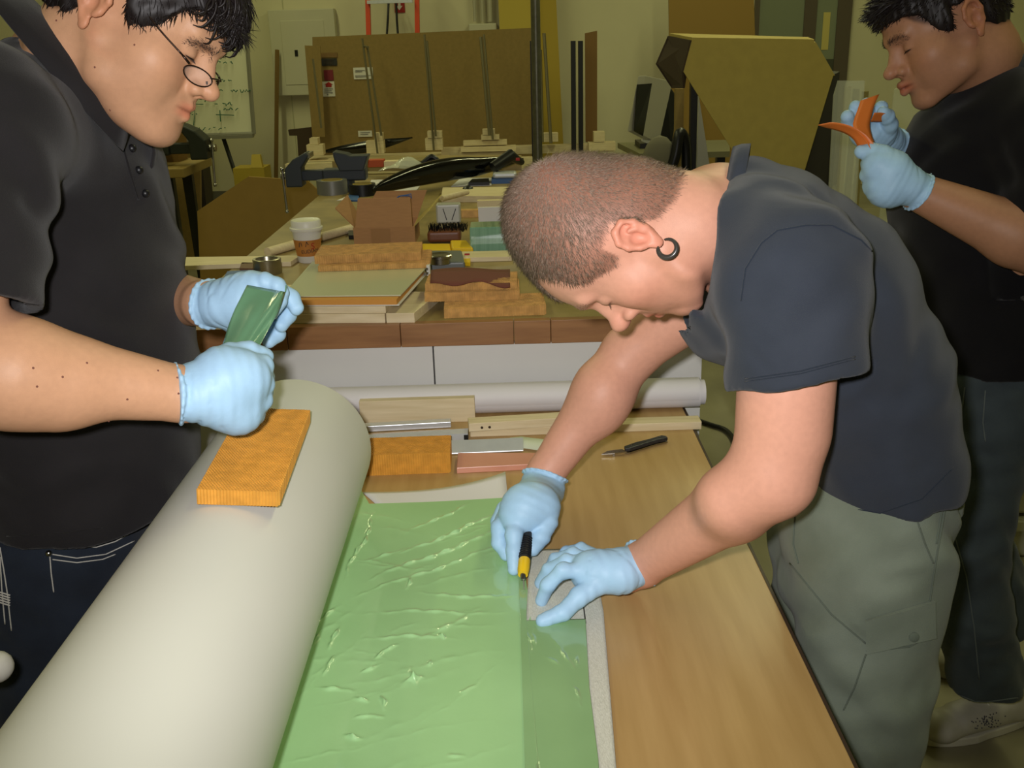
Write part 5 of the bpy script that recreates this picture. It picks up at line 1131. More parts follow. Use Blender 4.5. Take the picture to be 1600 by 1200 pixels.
h = hit(tr, 1423, 992, .008)
if h is not None: MB().lathe([(.0065, -.004), (.0065, .0), (.004, .0015)], 14, h, T=Vector((0, -1, .2)).to_track_quat('Z', 'Y').to_matrix()).build('snap_button', gs, mb_, smooth=True)
# back pocket flap sticking out
bx_ = at(1487, 770, 1.24); MB().sheet([[at(1480, 745, 1.17)+np.array((0, 0, 0)), at(1495, 742, 1.21), at(1497, 738, 1.25)], [at(1487, 790, 1.17), at(1508, 772, 1.21), at(1510, 765, 1.25)], [at(1500, 812, 1.17), at(1506, 803, 1.20), at(1506, 795, 1.25)]], .003).build('back_pocket_flap', GRN, mb_, smooth='all')
for yy, kx in ((1.15, 0), (1.36, .03)):   # shoes, under the table's edge and out of frame
    s = Field((hx-.24, yy-.07, -.01), (hx+.14+kx, yy+.07, .13), .006); s.seg((hx-.15+kx, yy, .03), (hx+.06+kx, yy, .036), (.045, .034), (.04, .04), (0, 1, 0), .03); s.cone((hx+.03+kx, yy, .05), (hx+.01+kx, yy, .10), .042, .046, .03); s.cut((0, 0, .0), (0, 0, -1), .002)
    s.mesh('shoe', M['black'], mb_); del s

# ---- gloves of the bent man
T = lambda x, y, z: on(x, y, z)
wn = J['nw']; 
gl_p = T(940, 905, .905)
glove('glove', mb_, (T(1003, 880, .912), T(968, 893, .911)), .0335, [(T(935, 893, .909), .025), (T(922, 893, .907), .024)],
      [([T(918, 882, .912), T(885, 877, .914), T(858, 890, .895), T(844, 911, .870)], (.0105, .0098, .0090, .0082)),
       ([T(915, 893, .914), T(880, 891, .918), T(856, 914, .896), T(846, 938, .870)], (.0112, .0104, .0096, .0086)),
       ([T(935, 912, .902), T(905, 932, .892), T(880, 957, .878), T(848, 970, .870)], (.0150, .0125, .0108, .0092)),
       ([T(925, 876, .905), T(895, 866, .905), T(868, 874, .888), T(856, 890, .869)], (.0100, .0095, .0088, .0080)),
       ([T(932, 868, .900), T(908, 857, .896), T(885, 862, .880), T(874, 874, .869)], (.0092, .0084, .0078, .0072))], GL, seed=2)
wf = J['fw']
glove('glove', mb_, (at(852, 744, 1.415), at(845, 768, 1.40)), .0345, [(T(822, 790, .935), .031), (T(838, 792, .930), .030), (T(812, 806, .925), .026)],
      [([T(806, 806, .925), T(803, 835, .912), T(803, 862, .893), T(803, 889, .874)], (.0145, .0122, .0108, .0092)),
       ([T(793, 800, .915), T(781, 824, .908), T(780, 848, .890), T(791, 866, .875)], (.0135, .0125, .0110, .0096)),
       ([T(788, 795, .908), T(779, 815, .896), T(783, 836, .880), T(797, 850, .872)], (.0125, .0115, .0105, .0092)),
       ([T(792, 790, .900), T(787, 808, .888), T(794, 826, .876), T(806, 838, .872)], (.0115, .0105, .0095, .0085)),
       ([T(852, 788, .930), T(855, 815, .915), T(845, 838, .900), T(832, 857, .890)], (.0170, .0150, .0135, .0112))], GL, seed=3)
# ---- knife in the hand (its own thing)
ka, kb_ = T(826, 812, .915), T(817, 898, .882); kd = (kb_-ka)/np.linalg.norm(kb_-ka)
kn2 = thing('cutting_knife', kb_, 'yellow and black snap-off knife held in a blue glove over the film', 'knife')
kp = lambda t: ka+(kb_-ka)*t
MB().tube([kp(-.12), kp(-.08), kp(.0), kp(.3), kp(.55), kp(.74)], [.0050, .0068, .0078, .0074, .0078, .0082], 14).build('grip', mat('rubber_grip', '1e1e20', .6), kn2, smooth=True)
for k in range(9): MB().tube([kp(.36+.04*k), kp(.372+.04*k)], .0088, 14).build('grip_ring', M['black'], kn2, smooth=True)
MB().tube([kp(.74), kp(.76), kp(.92), kp(1.0)], [.0079, .0086, .0084, .0070], 16).build('collar', M['yellow'], kn2, smooth=True)
MB().tube([kp(-.14), kp(-.10)], [.004, .0058], 12).build('end_cap', M['yellow'], kn2, smooth=True)
q = np.cross(kd, (1, 0, 0)); q /= np.linalg.norm(q); tip = T(818, 921, TZ+.0085)
MB().prism([kp(.98)+q*.0040, kp(.98)-q*.0040, tip], (.0012, 0, 0)).build('blade', M['steel'], kn2)
MB().tube([kp(.97), kp(1.0)+(tip-kp(1.0))*.35], [.0045, .0036], 10).build('blade_holder', M['steel'], kn2, smooth=True)
# ------------------------------------------------------------------ the man at the left with glasses
YA = 1.36
ma = thing('person', (at(110, 700, YA)[0], YA, 0), 'man in glasses and dark polo shirt holding green film above the roll', 'person')
FA = frame_img(at(212, 44, 1.30), (.85, .53), (.53, -.85), .0, 24, 1.05)
HW = FA.w((0, 0, .02))
J = dict(ns=at(-45, 190, 1.09), ne=at(-85, 560, .98), nw=at(286, 616, 1.075), fs=at(120, 220, 1.60), fe=at(212, 456, 1.60), fw=at(322, 475, 1.325), nb=at(105, 120, 1.36), ch=at(85, 290, YA), be=at(115, 540, YA), hp=at(120, 760, YA))
lo = np.min([*J.values(), HW-.15], 0)-.09; hi = np.max([*J.values(), HW+.1], 0)+.09
s = Field(lo, hi, .0054, [(HW[i]-.135, HW[i]+.135) for i in range(3)], .0021)
head(s, FA, dict(jaw=1.10, cheek=1.22, chin=.001, nose=1.02, lip=1.0))
s.fr = FA; s.ell((0, .045, -.085), (.042, .042, .022), k=.03); s.fr = ID
s.cone(FA.w((0, -.030, .0)), FA.w((0, -.036, -.06)), .062, .066, .02); s.cone(FA.w((0, -.036, -.06)), J['nb'], .064, .066, .02); s.cone(J['nb'], J['ch'], .066, .08, .04)
s.loft([(J['nb'], .05, .08), (J['ch'], .10, .15), (J['be'], .115, .155), (J['hp'], .11, .155)], (1, 0, 0), .03)
for a, r_ in ((('ns', 'ne', 'nw'), (.060, .050, .052, .0315)), (('fs', 'fe', 'fw'), (.058, .046, .046, .031))): arm(*[J[x] for x in a], r_)
s.cone(at(20, 590, 1.0), at(90, 604, 1.02), .053, .047, .03)
s.cone(J['nw'], J['nw']+(J['nw']-J['ne'])*.08, .0305, .028, .01); s.cone(J['fw'], J['fw']+(J['fw']-J['fe'])*.02, .030, .028, .01)
SKA = skin_mat('skin_olive', 'c89876')
bodyA = s.mesh('body', SKA, ma, face_tint(FA, (.30, (.66, .60, .55)), (.9, (.16, .12, .10), .95), .8, (.98, .68, .66), -.0085)); del s
tr = bvh(bodyA)
moles = MB()
for x, y in ((52, 575), (58, 604), (98, 589), (136, 567), (199, 624), (170, 658), (247, 579), (279, 615), (277, 590), (172, 172), (148, 105), (210, 70), (88, 32)):
    h = hit(tr, x, y, -.0002)
    if h is not None: moles.ball(h, (.0013,)*3, 4)
tag(moles.build('moles', mat('mole', '74483a', .6), ma, smooth='all'), kind='stuff')
# hair: cap plus locks
s = Field(HW-.15, HW+.15, .0028); s.fr = FA
s.ell((0, -.012, .050), (.084, .104, .094), k=.01); s.ell((0, .034, .066), (.070, .070, .054), k=.03); s.ell((0, -.048, .0), (.068, .056, .05), k=.03); s.ell((0, .02, .02), (.079, .03, .03), k=.02)
X, Y, Z = s.pts(tuple(slice(None) for _ in range(3))); ax_ = np.abs(X)
lim = np.interp(Y.ravel(), [-.12, -.085, -.06, -.035, -.022, -.015, .012, .020, .044, .056, .066, .080, .11], [-.03, -.03, -.028, -.012, .02, .036, .036, -.004, -.004, .030, .046, .055, .057]).reshape(Y.shape)
s.F = np.maximum(s.F, (lim-Z)*.8).astype(f4)
s.F += (.0016*np.sin(Y*310+np.sin(Z*90)*3+X*60)*np.sin(Z*120+Y*50)+.0018*np.sin(X*260+Y*120)).astype(f4); s.fr = ID
HA = mat('near_black_hair', '1a1312', .5, spec=.4)
cap = s.mesh('hair', HA, ma); del s
strands('hair_locks', FA, cap, HA, ma, 6500, .030, (0, -.05, .13), .10, 7, 5, .0007, curl=.30, mask=lambda q: q[:, 2]-.0+.02, lenfn=lambda q: .5+.5*sm(.04, .10, q[:, 1]))
fr_l = MB(); r5 = np.random.RandomState(11)
for k in range(70):    # fringe curling over the forehead
    x0 = r5.uniform(-.055, .062); b = np.array((x0, .088-.25*x0*x0/.06*.06/.06*.0, .074+r5.uniform(-.008, .012))); b[1] = .094-4.5*x0*x0
    L = r5.uniform(.020, .042); sw = r5.uniform(-.012, .012)
    q = [b+np.array((-.1*x0-sw*.2, -.02, .014)), b+np.array((0, .006, .002)), b+np.array((sw*.5, .014-.004*k % .004, -L*.45)), b+np.array((sw, .010+r5.uniform(-.006, .006), -L)), b+np.array((sw*1.8, .004+r5.uniform(-.008, .006), -L*1.12))]
    p_ = [FA.w(v) for v in rail(q, 4)]; fr_l.tube(p_, [.0022*(1-(i/len(p_))**2*.85) for i in range(len(p_))], 5, caps=False)
tag(fr_l.build('fringe', HA, ma, smooth='all'), kind='stuff')
brow(FA, bodyA, HA, ma, 900, 5, .0065, .0042, -.0085)
lashes(FA, HA, ma)
# glasses low on the nose
gm_ = mat('glasses_wire', '3a2c26', .3, metal=.8); G = FA.w; gl = MB(); gz = -.006; LENS = mat('clear_lens', 'f0f0f0', .05, alpha=.10)
for x in (-1, 1):
    pts = [G((x*(.0335+.0235*math.cos(a)*(1.0)), .107-.0035*math.cos(a)-.011*(math.cos(a)+1)/2, gz-.005+.0105*math.sin(a)*(1 if math.sin(a) < 0 else .8))) for a in np.linspace(0, 2*math.pi, 25)[:-1]]
    gl.tube(pts+[pts[0], pts[1]], .0009, 6)
    hx_ = G((x*.058, .093, gz+.004)); gl.tube([G((x*.0565, .095, gz+.002)), G((x*.064, .088, gz+.006))], .0016, 6)
    gl.tube(rail([G((x*.064, .088, gz+.006)), G((x*.072, .055, .012)), G((x*.078, .012, .030)), G((x*.079, -.004, .026)), G((x*.076, -.020, .010))], 5), .0012, 6)
    LN = MB(); LN.add([G((x*.0335, .1015, gz-.004))]+pts, [(0, i+1, (i+1) % 24+1) for i in range(24)]); LN.build('lens', LENS, ma)
    gl.tube(rail([G((x*.0115, .105, gz-.006)), G((x*.010, .107, gz-.011)), G((x*.0095, .102, gz-.013))], 3), .0014, 6)
gl.tube(rail([G((-.0105, .1065, gz-.001)), G((-.004, .112, gz+.002)), G((.004, .112, gz+.002)), G((.0105, .1065, gz-.001))], 4), .0010, 6)
gl.build('glasses', gm_, ma, smooth='all')
# polo shirt
allp = np.array([at(-170, 60, 1.3), at(330, 820, 1.36), J['fs'], J['ns']]); s = Field(allp.min(0)-(.08, .14, .06), allp.max(0)+(.06, .16, .14), .0052)
s.loft([(at(98, 155, 1.36), .080, .085), (at(85, 200, YA), .118, .165), (at(82, 300, YA), .142, .190), (at(103, 450, YA), .153, .192), (at(118, 590, YA), .165, .195), (at(122, 720, YA), .166, .190), (at(118, 880, YA), .166, .188)], (1, 0, 0), .035)
s.cone(at(52, 205, 1.23), at(-40, 208, 1.10), .080, .086, .04); s.cone(at(90, 165, 1.48), J['fs'], .095, .085, .04)
hc = at(12, 482, 1.025); hemN = (J['ne']-J['ns'])/np.linalg.norm(J['ne']-J['ns']); hc0 = J['ns']+hemN*((hc-J['ns']) @ hemN)
s.cone(J['ns'], hc0+hemN*.05, .090, .086, .03); s.cyl(hc0, hemN+np.array((.05, 0, 0)), .115, .12); s.cone(hc0-hemN*.01, hc0+hemN*.04, .070, .072, .004, True)
fa = (J['fe']-J['fs'])/np.linalg.norm(J['fe']-J['fs']); fsl = J['fs']+fa*.17; s.cone(J['fs'], fsl+fa*.03, .085, .078, .03); s.cyl(fsl, fa, .1, .12)
nax = _r*.70+_u*.69+_f*.10; nax /= np.linalg.norm(nax); nc = at(122, 112, 1.355)
s.cyl(nc, nax, .108, .16); s.cone(nc-nax*.05, nc+nax*.03, .080, .086, .004, True)
hz = at(100, 848, 1.19); s.cut(hz, (-.12, 0, -1)); s.cone(at(118, 820, YA), at(118, 930, YA), .148, .15, .004, True)
RO = np.array((PX, 0, TZ+PR)); s.cone((PX, .2, TZ+PR), (PX, 1.455, TZ+PR), PR+.004, PR+.004, .01, True)
for (a, b, h, w_) in (((120, 420, 1.17), (270, 430, 1.22), .005, .014), ((130, 470, 1.17), (285, 500, 1.22), .006, .014), ((100, 500, 1.17), (250, 540, 1.2), .004, .015), ((120, 390, 1.17), (200, 375, 1.19), .005, .012), ((80, 360, 1.17), (120, 300, 1.18), .005, .012), ((75, 230, 1.16), (66, 400, 1.1), .008, .016), ((150, 350, 1.18), (260, 390, 1.24), .003, .016), ((205, 230, 1.24), (250, 300, 1.28), .003, .014), ((100, 710, 1.18), (250, 690, 1.24), .004, .02), ((40, 780, 1.18), (200, 740, 1.2), .004, .018), ((30, 120, 1.1), (60, 220, 1.1), .004, .014), ((10, 330, 1.02), (55, 300, 1.04), .004, .012), ((0, 420, 1.0), (50, 440, 1.02), .003, .012)):
    s.bump(at(*a), at(*b), h, w_)
s.wave(.0016, [(25, 40, 55), (60, 15, 30), (-35, 50, 70)], 12)
PO = cloth_mat('charcoal_pique', '262425', '211f20', bs=900)
polo = s.mesh('polo_shirt', PO, ma); del s
tr = bvh(polo); ps_ = cloth_mat('charcoal_seam', '1e1c1c')
stitch(tr, [(5, 468), (35, 473), (60, 476)], .001, 'sleeve_hem_stitching', ps_, ma, 6, .0002); stitch(tr, [(26, 75), (60, 150), (74, 230), (72, 330)], .0012, 'sleeve_seam', ps_, ma, 6, .0002)
stitch(tr, [(10, 838), (100, 833), (160, 825)], .0009, 'hem_stitching', ps_, ma, 6, .0002)
pk_ = [(186, 196), (192, 230), (203, 270), (216, 312)]; stitch(tr, pk_, .0014, 'placket_edge', ps_, ma, 6, .0006); stitch(tr, [(214, 205), (222, 240), (232, 280), (238, 318), (216, 316)], .0011, 'placket_edge', ps_, ma, 6, .0006)
for x, y in ((205, 232), (216, 266), (226, 302)):
    h = hit(tr, x, y, .001)
    if h is not None: MB().ball(h, (.0055, .0055, .0055), 6).build('button', M['black'], ma, smooth='all')
# turned-down collar
cu_ = np.array((1, 0, 0))-nax*nax[0]; cu_ /= np.linalg.norm(cu_); cv = np.cross(nax, cu_); P_ = []
for a in np.linspace(R(14), 2*math.pi-R(14), 45):
    q0 = cu_*math.cos(a)+cv*math.sin(a)*1.2; fr0 = max(0, math.cos(a)); dp = .030+.020*fr0**3; r0 = .080+.006*fr0
    P_.append([nc+q0*r0*.96+nax*.008, nc+q0*(r0+.004)+nax*.022, nc+q0*(r0+.014)+nax*.022, nc+q0*(r0+.030)+nax*.012, nc+q0*(r0+.048)-nax*.002, nc+q0*(r0+.062+.006*fr0)-nax*(.018+.012*fr0)])
MB().sheet(P_, -.0022).build('collar', PO, ma, smooth='all')
# jeans
s = Field((at(118, 800, YA)[0]-.26, YA-.25, .02), (at(118, 800, YA)[0]+.22, YA+.25, 1.09), .0068); hx = at(118, 860, YA)[0]-.01
s.loft([((hx, YA, 1.07), .150, .172), ((hx, YA, .96), .155, .178), ((hx-.005, YA, .86), .150, .182)], (1, 0, 0), .04)
for yy in (YA-.10, YA+.10): s.loft([((hx, yy+(.02 if yy < YA else -.02), .90), .135, .105), ((hx-.01, yy, .65), .105, .092), ((hx-.02, yy, .42), .085, .08), ((hx-.01, yy, .07), .078, .078)], (1, 0, 0), .03)
for yy in (YA-.1, YA+.1): s.cyl((hx, yy, .04), (0, 0, -1), .2, .1)
s.cut((0, 0, 1.065), (0, 0, 1)); s.cut((-.506, 0, 0), (1, 0, 0)) if False else None
s.cone((PX, .2, TZ+PR), (PX, 1.455, TZ+PR), PR+.004, PR+.004, .01, True)
for (a, b, h, w_) in (((10, 900, 1.17), (150, 960, 1.17), .004, .014), ((90, 880, 1.17), (130, 960, 1.17), .004, .012), ((20, 960, 1.17), (90, 990, 1.17), .005, .014)): s.bump(at(*a), at(*b), h, w_)
s.wave(.0011, [(45, 50, 30), (80, 20, 65), (-40, 60, 90)], 21)
X, Y, Z = s.pts(tuple(slice(None) for _ in range(3))); s.F = np.maximum(s.F, np.where(((Z > TZ-.034) & (Z < TZ+.003)), X+.507, -1)).astype(f4)
DN = cloth_mat('dark_denim', '1d222b', '262d38', bs=700); jeansA = s.mesh('jeans', DN, ma); del s
tr = bvh(jeansA); th_ = cloth_mat('pale_thread', 'b9b6ac')
for pts in (((82, 866), (120, 872), (165, 866), (210, 845)), ((82, 874), (120, 879), (160, 874), (180, 866)), ((105, 850), (103, 858)), ((118, 852), (150, 855), (180, 846), (205, 832)), ((78, 870), (80, 895), (84, 925)), ((0, 855), (6, 890), (12, 930), (18, 985)), ((0, 870), (3, 920), (8, 975))):
    stitch(tr, pts, .0009, 'stitching', th_, ma, 5, .0004)
for k in range(5): stitch(tr, [(0, 925+4*k), (16, 930+4*k)], .0012, 'frayed_patch', th_, ma, 5, .0004)
h = hit(tr, 76, 864, .001)
if h is not None: MB().ball(h, (.0045, .0045, .0045), 6).build('rivet', M['steel'], ma, smooth='all')
for yy in (YA-.1, YA+.1):
    s = Field((hx-.14, yy-.08, -.01), (hx+.24, yy+.08, .14), .006); s.seg((hx-.06, yy, .035), (hx+.15, yy, .03), (.042, .04), (.046, .034), (0, 1, 0), .03); s.cone((hx-.03, yy, .05), (hx-.01, yy, .1), .042, .046, .03); s.cut((0, 0, 0), (0, 0, -1), .002); s.mesh('shoe', M['black'], ma); del s
# gloves
q = lambda x, y, Y: at(x, y, Y)
glove('glove', ma, (q(278, 615, 1.073), q(312, 613, 1.083)), .0385, [(q(350, 592, 1.095), .036), (q(352, 622, 1.095), .034), (q(372, 640, 1.10), .026), (q(382, 590, 1.10), .028)],
      [([q(384, 572, 1.10), q(410, 572, 1.118), q(413, 590, 1.15), q(392, 592, 1.155)], (.0150, .0130, .0112, .0098)),
       ([q(388, 595, 1.095), q(411, 600, 1.113), q(411, 612, 1.15), q(390, 612, 1.155)], (.0155, .0132, .0115, .0100)),
       ([q(386, 618, 1.095), q(408, 625, 1.112), q(405, 634, 1.148), q(386, 632, 1.152)], (.0150, .0128, .0112, .0098)),
       ([q(378, 640, 1.098), q(397, 647, 1.112), q(395, 652, 1.142), q(378, 648, 1.146)], (.0140, .0120, .0106, .0094)),
       ([q(338, 575, 1.10), q(362, 557, 1.115), q(388, 551, 1.128), q(413, 557, 1.138)], (.0195, .0160, .0135, .0112))], GL, seed=5)
glove('glove', ma, (q(327, 475, 1.322), q(350, 474, 1.312)), .0375, [(q(378, 470, 1.31), .034), (q(385, 492, 1.325), .030), (q(398, 452, 1.31), .022)],
      [([q(392, 444, 1.305), q(414, 440, 1.30), q(434, 447, 1.297), q(442, 458, 1.296)], (.0140, .0120, .0108, .0090)),
       ([q(404, 456, 1.325), q(432, 452, 1.328), q(455, 466, 1.322), q(463, 481, 1.315)], (.0145, .0128, .0118, .0104)),
       ([q(405, 475, 1.335), q(432, 478, 1.345), q(450, 492, 1.335), q(440, 508, 1.322)], (.0145, .0125, .0112, .0098)),
       ([q(400, 498, 1.338), q(424, 508, 1.345), q(434, 522, 1.332), q(420, 534, 1.318)], (.0135, .0116, .0104, .0092)),
       ([q(372, 488, 1.295), q(398, 494, 1.285), q(422, 484, 1.285), q(438, 470, 1.288)], (.0170, .0145, .0125, .0102))], GL, seed=6)
# the green film scrap in his hands: its own thing
GF = mat('green_film_scrap', '6c9c78', .25, spec=.5, coat=.6, alpha=.86, c2='78a884', scale=14)
P_ = []
L_ = [(386, 445), (376, 465), (366, 485), (357, 508), (351, 528), (346, 544), (350, 556)]; R_ = [(446, 456), (440, 474), (431, 494), (420, 514), (410, 532), (402, 548), (396, 560)]
for i, (a, b) in enumerate(zip(rail([(*p, 0) for p in L_], 4), rail([(*p, 0) for p in R_], 4))):
    u = i/24; row = []
    for t in np.linspace(0, 1, 17):
        x, y = a[0]*(1-t)+b[0]*t, a[1]*(1-t)+b[1]*t; yy = 1.280-.155*u+.006*math.sin(t*7+u*3)*math.sin(u*3.1)-.012*math.exp(-((t-.55-.35*(1-u))/.10)**2)*(1-.6*u)
        row.append(at(x, y, yy))
    P_.append(row)
tag(MB().sheet(P_, .0006).build('film_scrap', GF, smooth='all'), 'dark green film scrap pulled tight between two blue gloves', 'film scrap')
MB().tube([at(446, 456, 1.281), at(447, 446, 1.279)], .0008, 5).build('film_thread', GF, bpy.data.objects['film_scrap'])
# ------------------------------------------------------------------ the man in black at the right
YC = 1.98
mc = thing('person', (at(1560, 700, YC)[0], YC, 0), 'dark-haired man in black T-shirt peeling orange strips at the right', 'person')
FC = frame_img(at(1479, 52, 1.93), (-.885, .465), (-.465, -.885), .0, 23, 1.05)
HW = FC.w((0, 0, .02))
J = dict(ns=at(1640, 215, 1.80), ne=at(1648, 392, 1.74), nw=at(1432, 299, 1.80), fs=at(1490, 220, 2.18), fe=at(1452, 255, 2.20), fw=at(1385, 222, 2.02), nb=at(1545, 130, YC), ch=at(1535, 300, YC), be=at(1550, 470, YC), hp=at(1555, 640, YC))
lo = np.min([*J.values(), HW-.15], 0)-.09; hi = np.max([*J.values(), HW+.1], 0)+.09
s = Field(lo, hi, .0066, [(HW[i]-.135, HW[i]+.135) for i in range(3)], .0026)
head(s, FC, dict(jaw=1.10, cheek=1.15, nose=1.06, lip=1.25))
s.cone(FC.w((0, -.030, .0)), FC.w((0, -.036, -.06)), .062, .066, .02); s.cone(FC.w((0, -.036, -.06)), J['nb'], .068, .076, .02); s.cone(J['nb'], J['ch'], .076, .1, .04)
s.loft([(J['nb'], .05, .08), (J['ch'], .10, .15), (J['be'], .10, .145), (J['hp'], .075, .12)], (1, 0, 0), .03)
for a, r_ in ((('ns', 'ne', 'nw'), (.060, .054, .056, .033)), (('fs', 'fe', 'fw'), (.056, .048, .046, .031))): arm(*[J[x] for x in a], r_)
SKC = skin_mat('skin_tan', 'ad7e60')
bodyC = s.mesh('body', SKC, mc, face_tint(FC, (.25, (.60, .52, .45)), (.9, (.14, .11, .10), .95), .8, (.90, .58, .52))); del s
s = Field(HW-.15, HW+.16, .003); s.fr = FC
s.ell((0, -.010, .052), (.082, .100, .092), k=.01); s.ell((0, .034, .066), (.068, .068, .052), k=.03); s.ell((0, -.048, .0), (.068, .056, .05), k=.03); s.ell((0, .02, .02), (.079, .03, .03), k=.02)
X, Y, Z = s.pts(tuple(slice(None) for _ in range(3)))
lim = np.interp(Y.ravel(), [-.12, -.085, -.06, -.035, -.022, -.015, .012, .016, .040, .050, .060, .075, .11], [-.03, -.03, -.028, -.01, .02, .036, .036, .0, .002, .036, .050, .056, .058]).reshape(Y.shape)
s.F = np.maximum(s.F, (lim-Z)*.8).astype(f4); s.F += (.0018*np.sin(Y*260+X*90)*np.sin(X*240+Z*60)).astype(f4); s.fr = ID
cap = s.mesh('hair', HA, mc); del s
strands('hair_spikes', FC, cap, HA, mc, 3600, .024, (0, -.06, .10), .85, 9, 2, .0011, curl=-.02, mask=lambda q: q[:, 2]+.01, lenfn=lambda q: .45+.8*sm(.05, .10, q[:, 2]))
fr_l = MB(); r5 = np.random.RandomState(3)
for k in range(60):
    x0 = r5.uniform(-.06, .06); b = np.array((x0, .092-4.2*x0*x0, .084+r5.uniform(-.01, .012))); L = r5.uniform(.018, .034)
    p_ = [FC.w(b+np.array((0, -.03, .0))), FC.w(b+np.array((0, .004, .0))), FC.w(b+np.array((r5.uniform(-.006, .006), L, r5.uniform(-.012, .012))))]; fr_l.tube(p_, [.003, .0028, .0004], 5, caps=False)
tag(fr_l.build('fringe', HA, mc, smooth='all'), kind='stuff')
brow(FC, bodyC, HA, mc, 500, 6, .008, .0055, -.001)
lashes(FC, HA, mc)
# T-shirt
allp = np.array([at(1400, 100, YC), at(1640, 620, YC), J['ns'], J['fs']]); s = Field(allp.min(0)-(.10, .13, .05), allp.max(0)+(.16, .14, .12), .0062)
s.loft([(at(1545, 160, YC), .085, .095), (at(1535, 215, YC), .125, .165), (at(1525, 300, YC), .158, .185), (at(1535, 420, YC), .152, .178), (at(1545, 540, YC), .140, .172), (at(1555, 680, YC), .135, .175)], (1, 0, 0), .035)
s.cone(at(1570, 192, 1.88), J['ns'], .095, .086, .04); s.cone(at(1530, 185, 2.1), J['fs'], .09, .082, .04)
hemN = (J['ne']-J['ns'])/np.linalg.norm(J['ne']-J['ns']); hc0 = J['ns']+hemN*.165; s.cone(J['ns'], hc0+hemN*.05, .088, .086, .03); s.cyl(hc0, hemN+np.array((-.15, 0, 0)), .11, .12); s.cone(hc0-hemN*.01, hc0+hemN*.04, .070, .072, .004, True)
s.cone(J['fs'], J['fe'], .08, .06, .03)
nax = -_r*.41+_u*.91; nax /= np.linalg.norm(nax); nc = at(1556, 116, YC)
s.cyl(nc, nax, .16, .16); s.cone(nc-nax*.05, nc+nax*.03, .080, .088, .004, True)
s.cut(at(1530, 597, 1.82), (0, 0, -1)); s.cone(at(1552, 600, YC), at(1555, 720, YC), .115, .12, .004, True)
for (a, b, h, w_) in (((1440, 330, 1.82), (1520, 300, 1.8), .006, .016), ((1430, 400, 1.82), (1560, 440, 1.8), .006, .018), ((1480, 480, 1.82), (1580, 500, 1.8), .006, .018), ((1560, 200, 1.8), (1600, 320, 1.74), .006, .016)): s.bump(at(*a), at(*b), h, w_)
s.wave(.0013, [(25, 40, 45), (50, 15, 30), (-35, 50, 60)], 31)
BK = cloth_mat('black_jersey', '161517', '121113'); s.mesh('t_shirt', BK, mc); del s
cu_ = np.array((1, 0, 0))-nax*nax[0]; cu_ /= np.linalg.norm(cu_); cv = np.cross(nax, cu_); P_ = []
for a in np.linspace(0, 2*math.pi, 41):
    q0 = cu_*math.cos(a)+cv*math.sin(a)*1.22; P_.append([nc+q0*.090-nax*.020, nc+q0*.089-nax*.008, nc+q0*.085+nax*.004, nc+q0*.080-nax*.004])
MB().sheet(P_, .0015).build('collar', cloth_mat('grey_rib', '3e4042'), mc, smooth='all')
P_ = []
ca_ = np.cross(hemN, (0, 1, 0)); ca_ /= np.linalg.norm(ca_); cb_ = np.cross(hemN, ca_)
for a in np.linspace(0, 2*math.pi, 33):
    q0 = ca_*math.cos(a)+cb_*math.sin(a); P_.append([hc0+q0*.0885-hemN*.020, hc0+q0*.089-hemN*.002, hc0+q0*.084+hemN*.002])
MB().sheet(P_, .002).build('sleeve_band', cloth_mat('grey_rib_sleeve', '3e4042'), mc, smooth='all')
ncl = MB(); 
for k in range(40):
    a = math.pi*2*k/40; q0 = cu_*math.cos(a)+cv*math.sin(a)*1.1; ncl.ball(nc+q0*.0785+nax*(.016+.004*math.sin(a)), (.0022,)*3, 3)
tag(ncl.build('gold_chain', mat('gold', 'c9a040', .3, metal=1), mc, smooth='all'), kind='stuff')
# jeans
hx = at(1520, 650, YC)[0]; s = Field((hx-.28, YC-.24, .0), (hx+.24, YC+.24, 1.06), .0075)
s.loft([((hx, YC, 1.02), .110, .150), ((hx-.01, YC, .90), .108, .158), ((hx-.01, YC, .80), .105, .158)], (1, 0, 0), .04)
kn_ = at(1512, 840, YC-.1); an_ = at(1540, 1060, YC-.09)
s.loft([((hx, YC-.08, .84), .098, .09), (kn_, .080, .080), (at(1520, 960, YC-.1), .078, .076), (an_, .082, .078)], (1, 0, 0), .03)
kf = at(1515, 800, YC+.12); s.loft([((hx, YC+.08, .84), .105, .09), (kf, .08, .08), (at(1560, 960, YC+.13), .078, .08)], (1, 0, 0), .03)
s.cyl(an_+np.array((0, 0, -.012)), (0.05, 0, -1), .2, .2); zf = .09; s.cyl((at(1560, 960, YC+.13)[0], YC+.13, .10), (0, 0, -1), .15, .2)
for (a, b, h, w_) in (((1480, 960, 1.8), (1560, 985, 1.8), .006, .014), ((1490, 1010, 1.8), (1580, 1020, 1.8), .007, .014), ((1480, 1050, 1.8), (1570, 1045, 1.8), .006, .012), ((1500, 850, 1.8), (1560, 830, 1.8), .005, .016), ((1510, 700, 1.82), (1570, 720, 1.82), .005, .014)): s.bump(at(*a), at(*b), h, w_)
s.wave(.0016, [(35, 50, 40), (70, 20, 65), (-40, 50, 90)], 41)
DG = cloth_mat('grey_green_denim', '394145', '434c50', bs=700); jc = s.mesh('jeans', DG, mc); del s
tr = bvh(jc); jt = cloth_mat('denim_thread', '5c6462')
for pts in (((1490, 830), (1510, 900), (1522, 980), (1530, 1060)), ((1540, 610), (1536, 660), (1540, 690)), ((1508, 605), (1504, 640), (1500, 665)), ((1470, 1075), (1530, 1098), (1590, 1090))): stitch(tr, pts, .0014, 'seam', jt, mc, 5, .0006)
SN = mat('white_sneaker', 'b0aca0', .5, var=.08, scale=30)
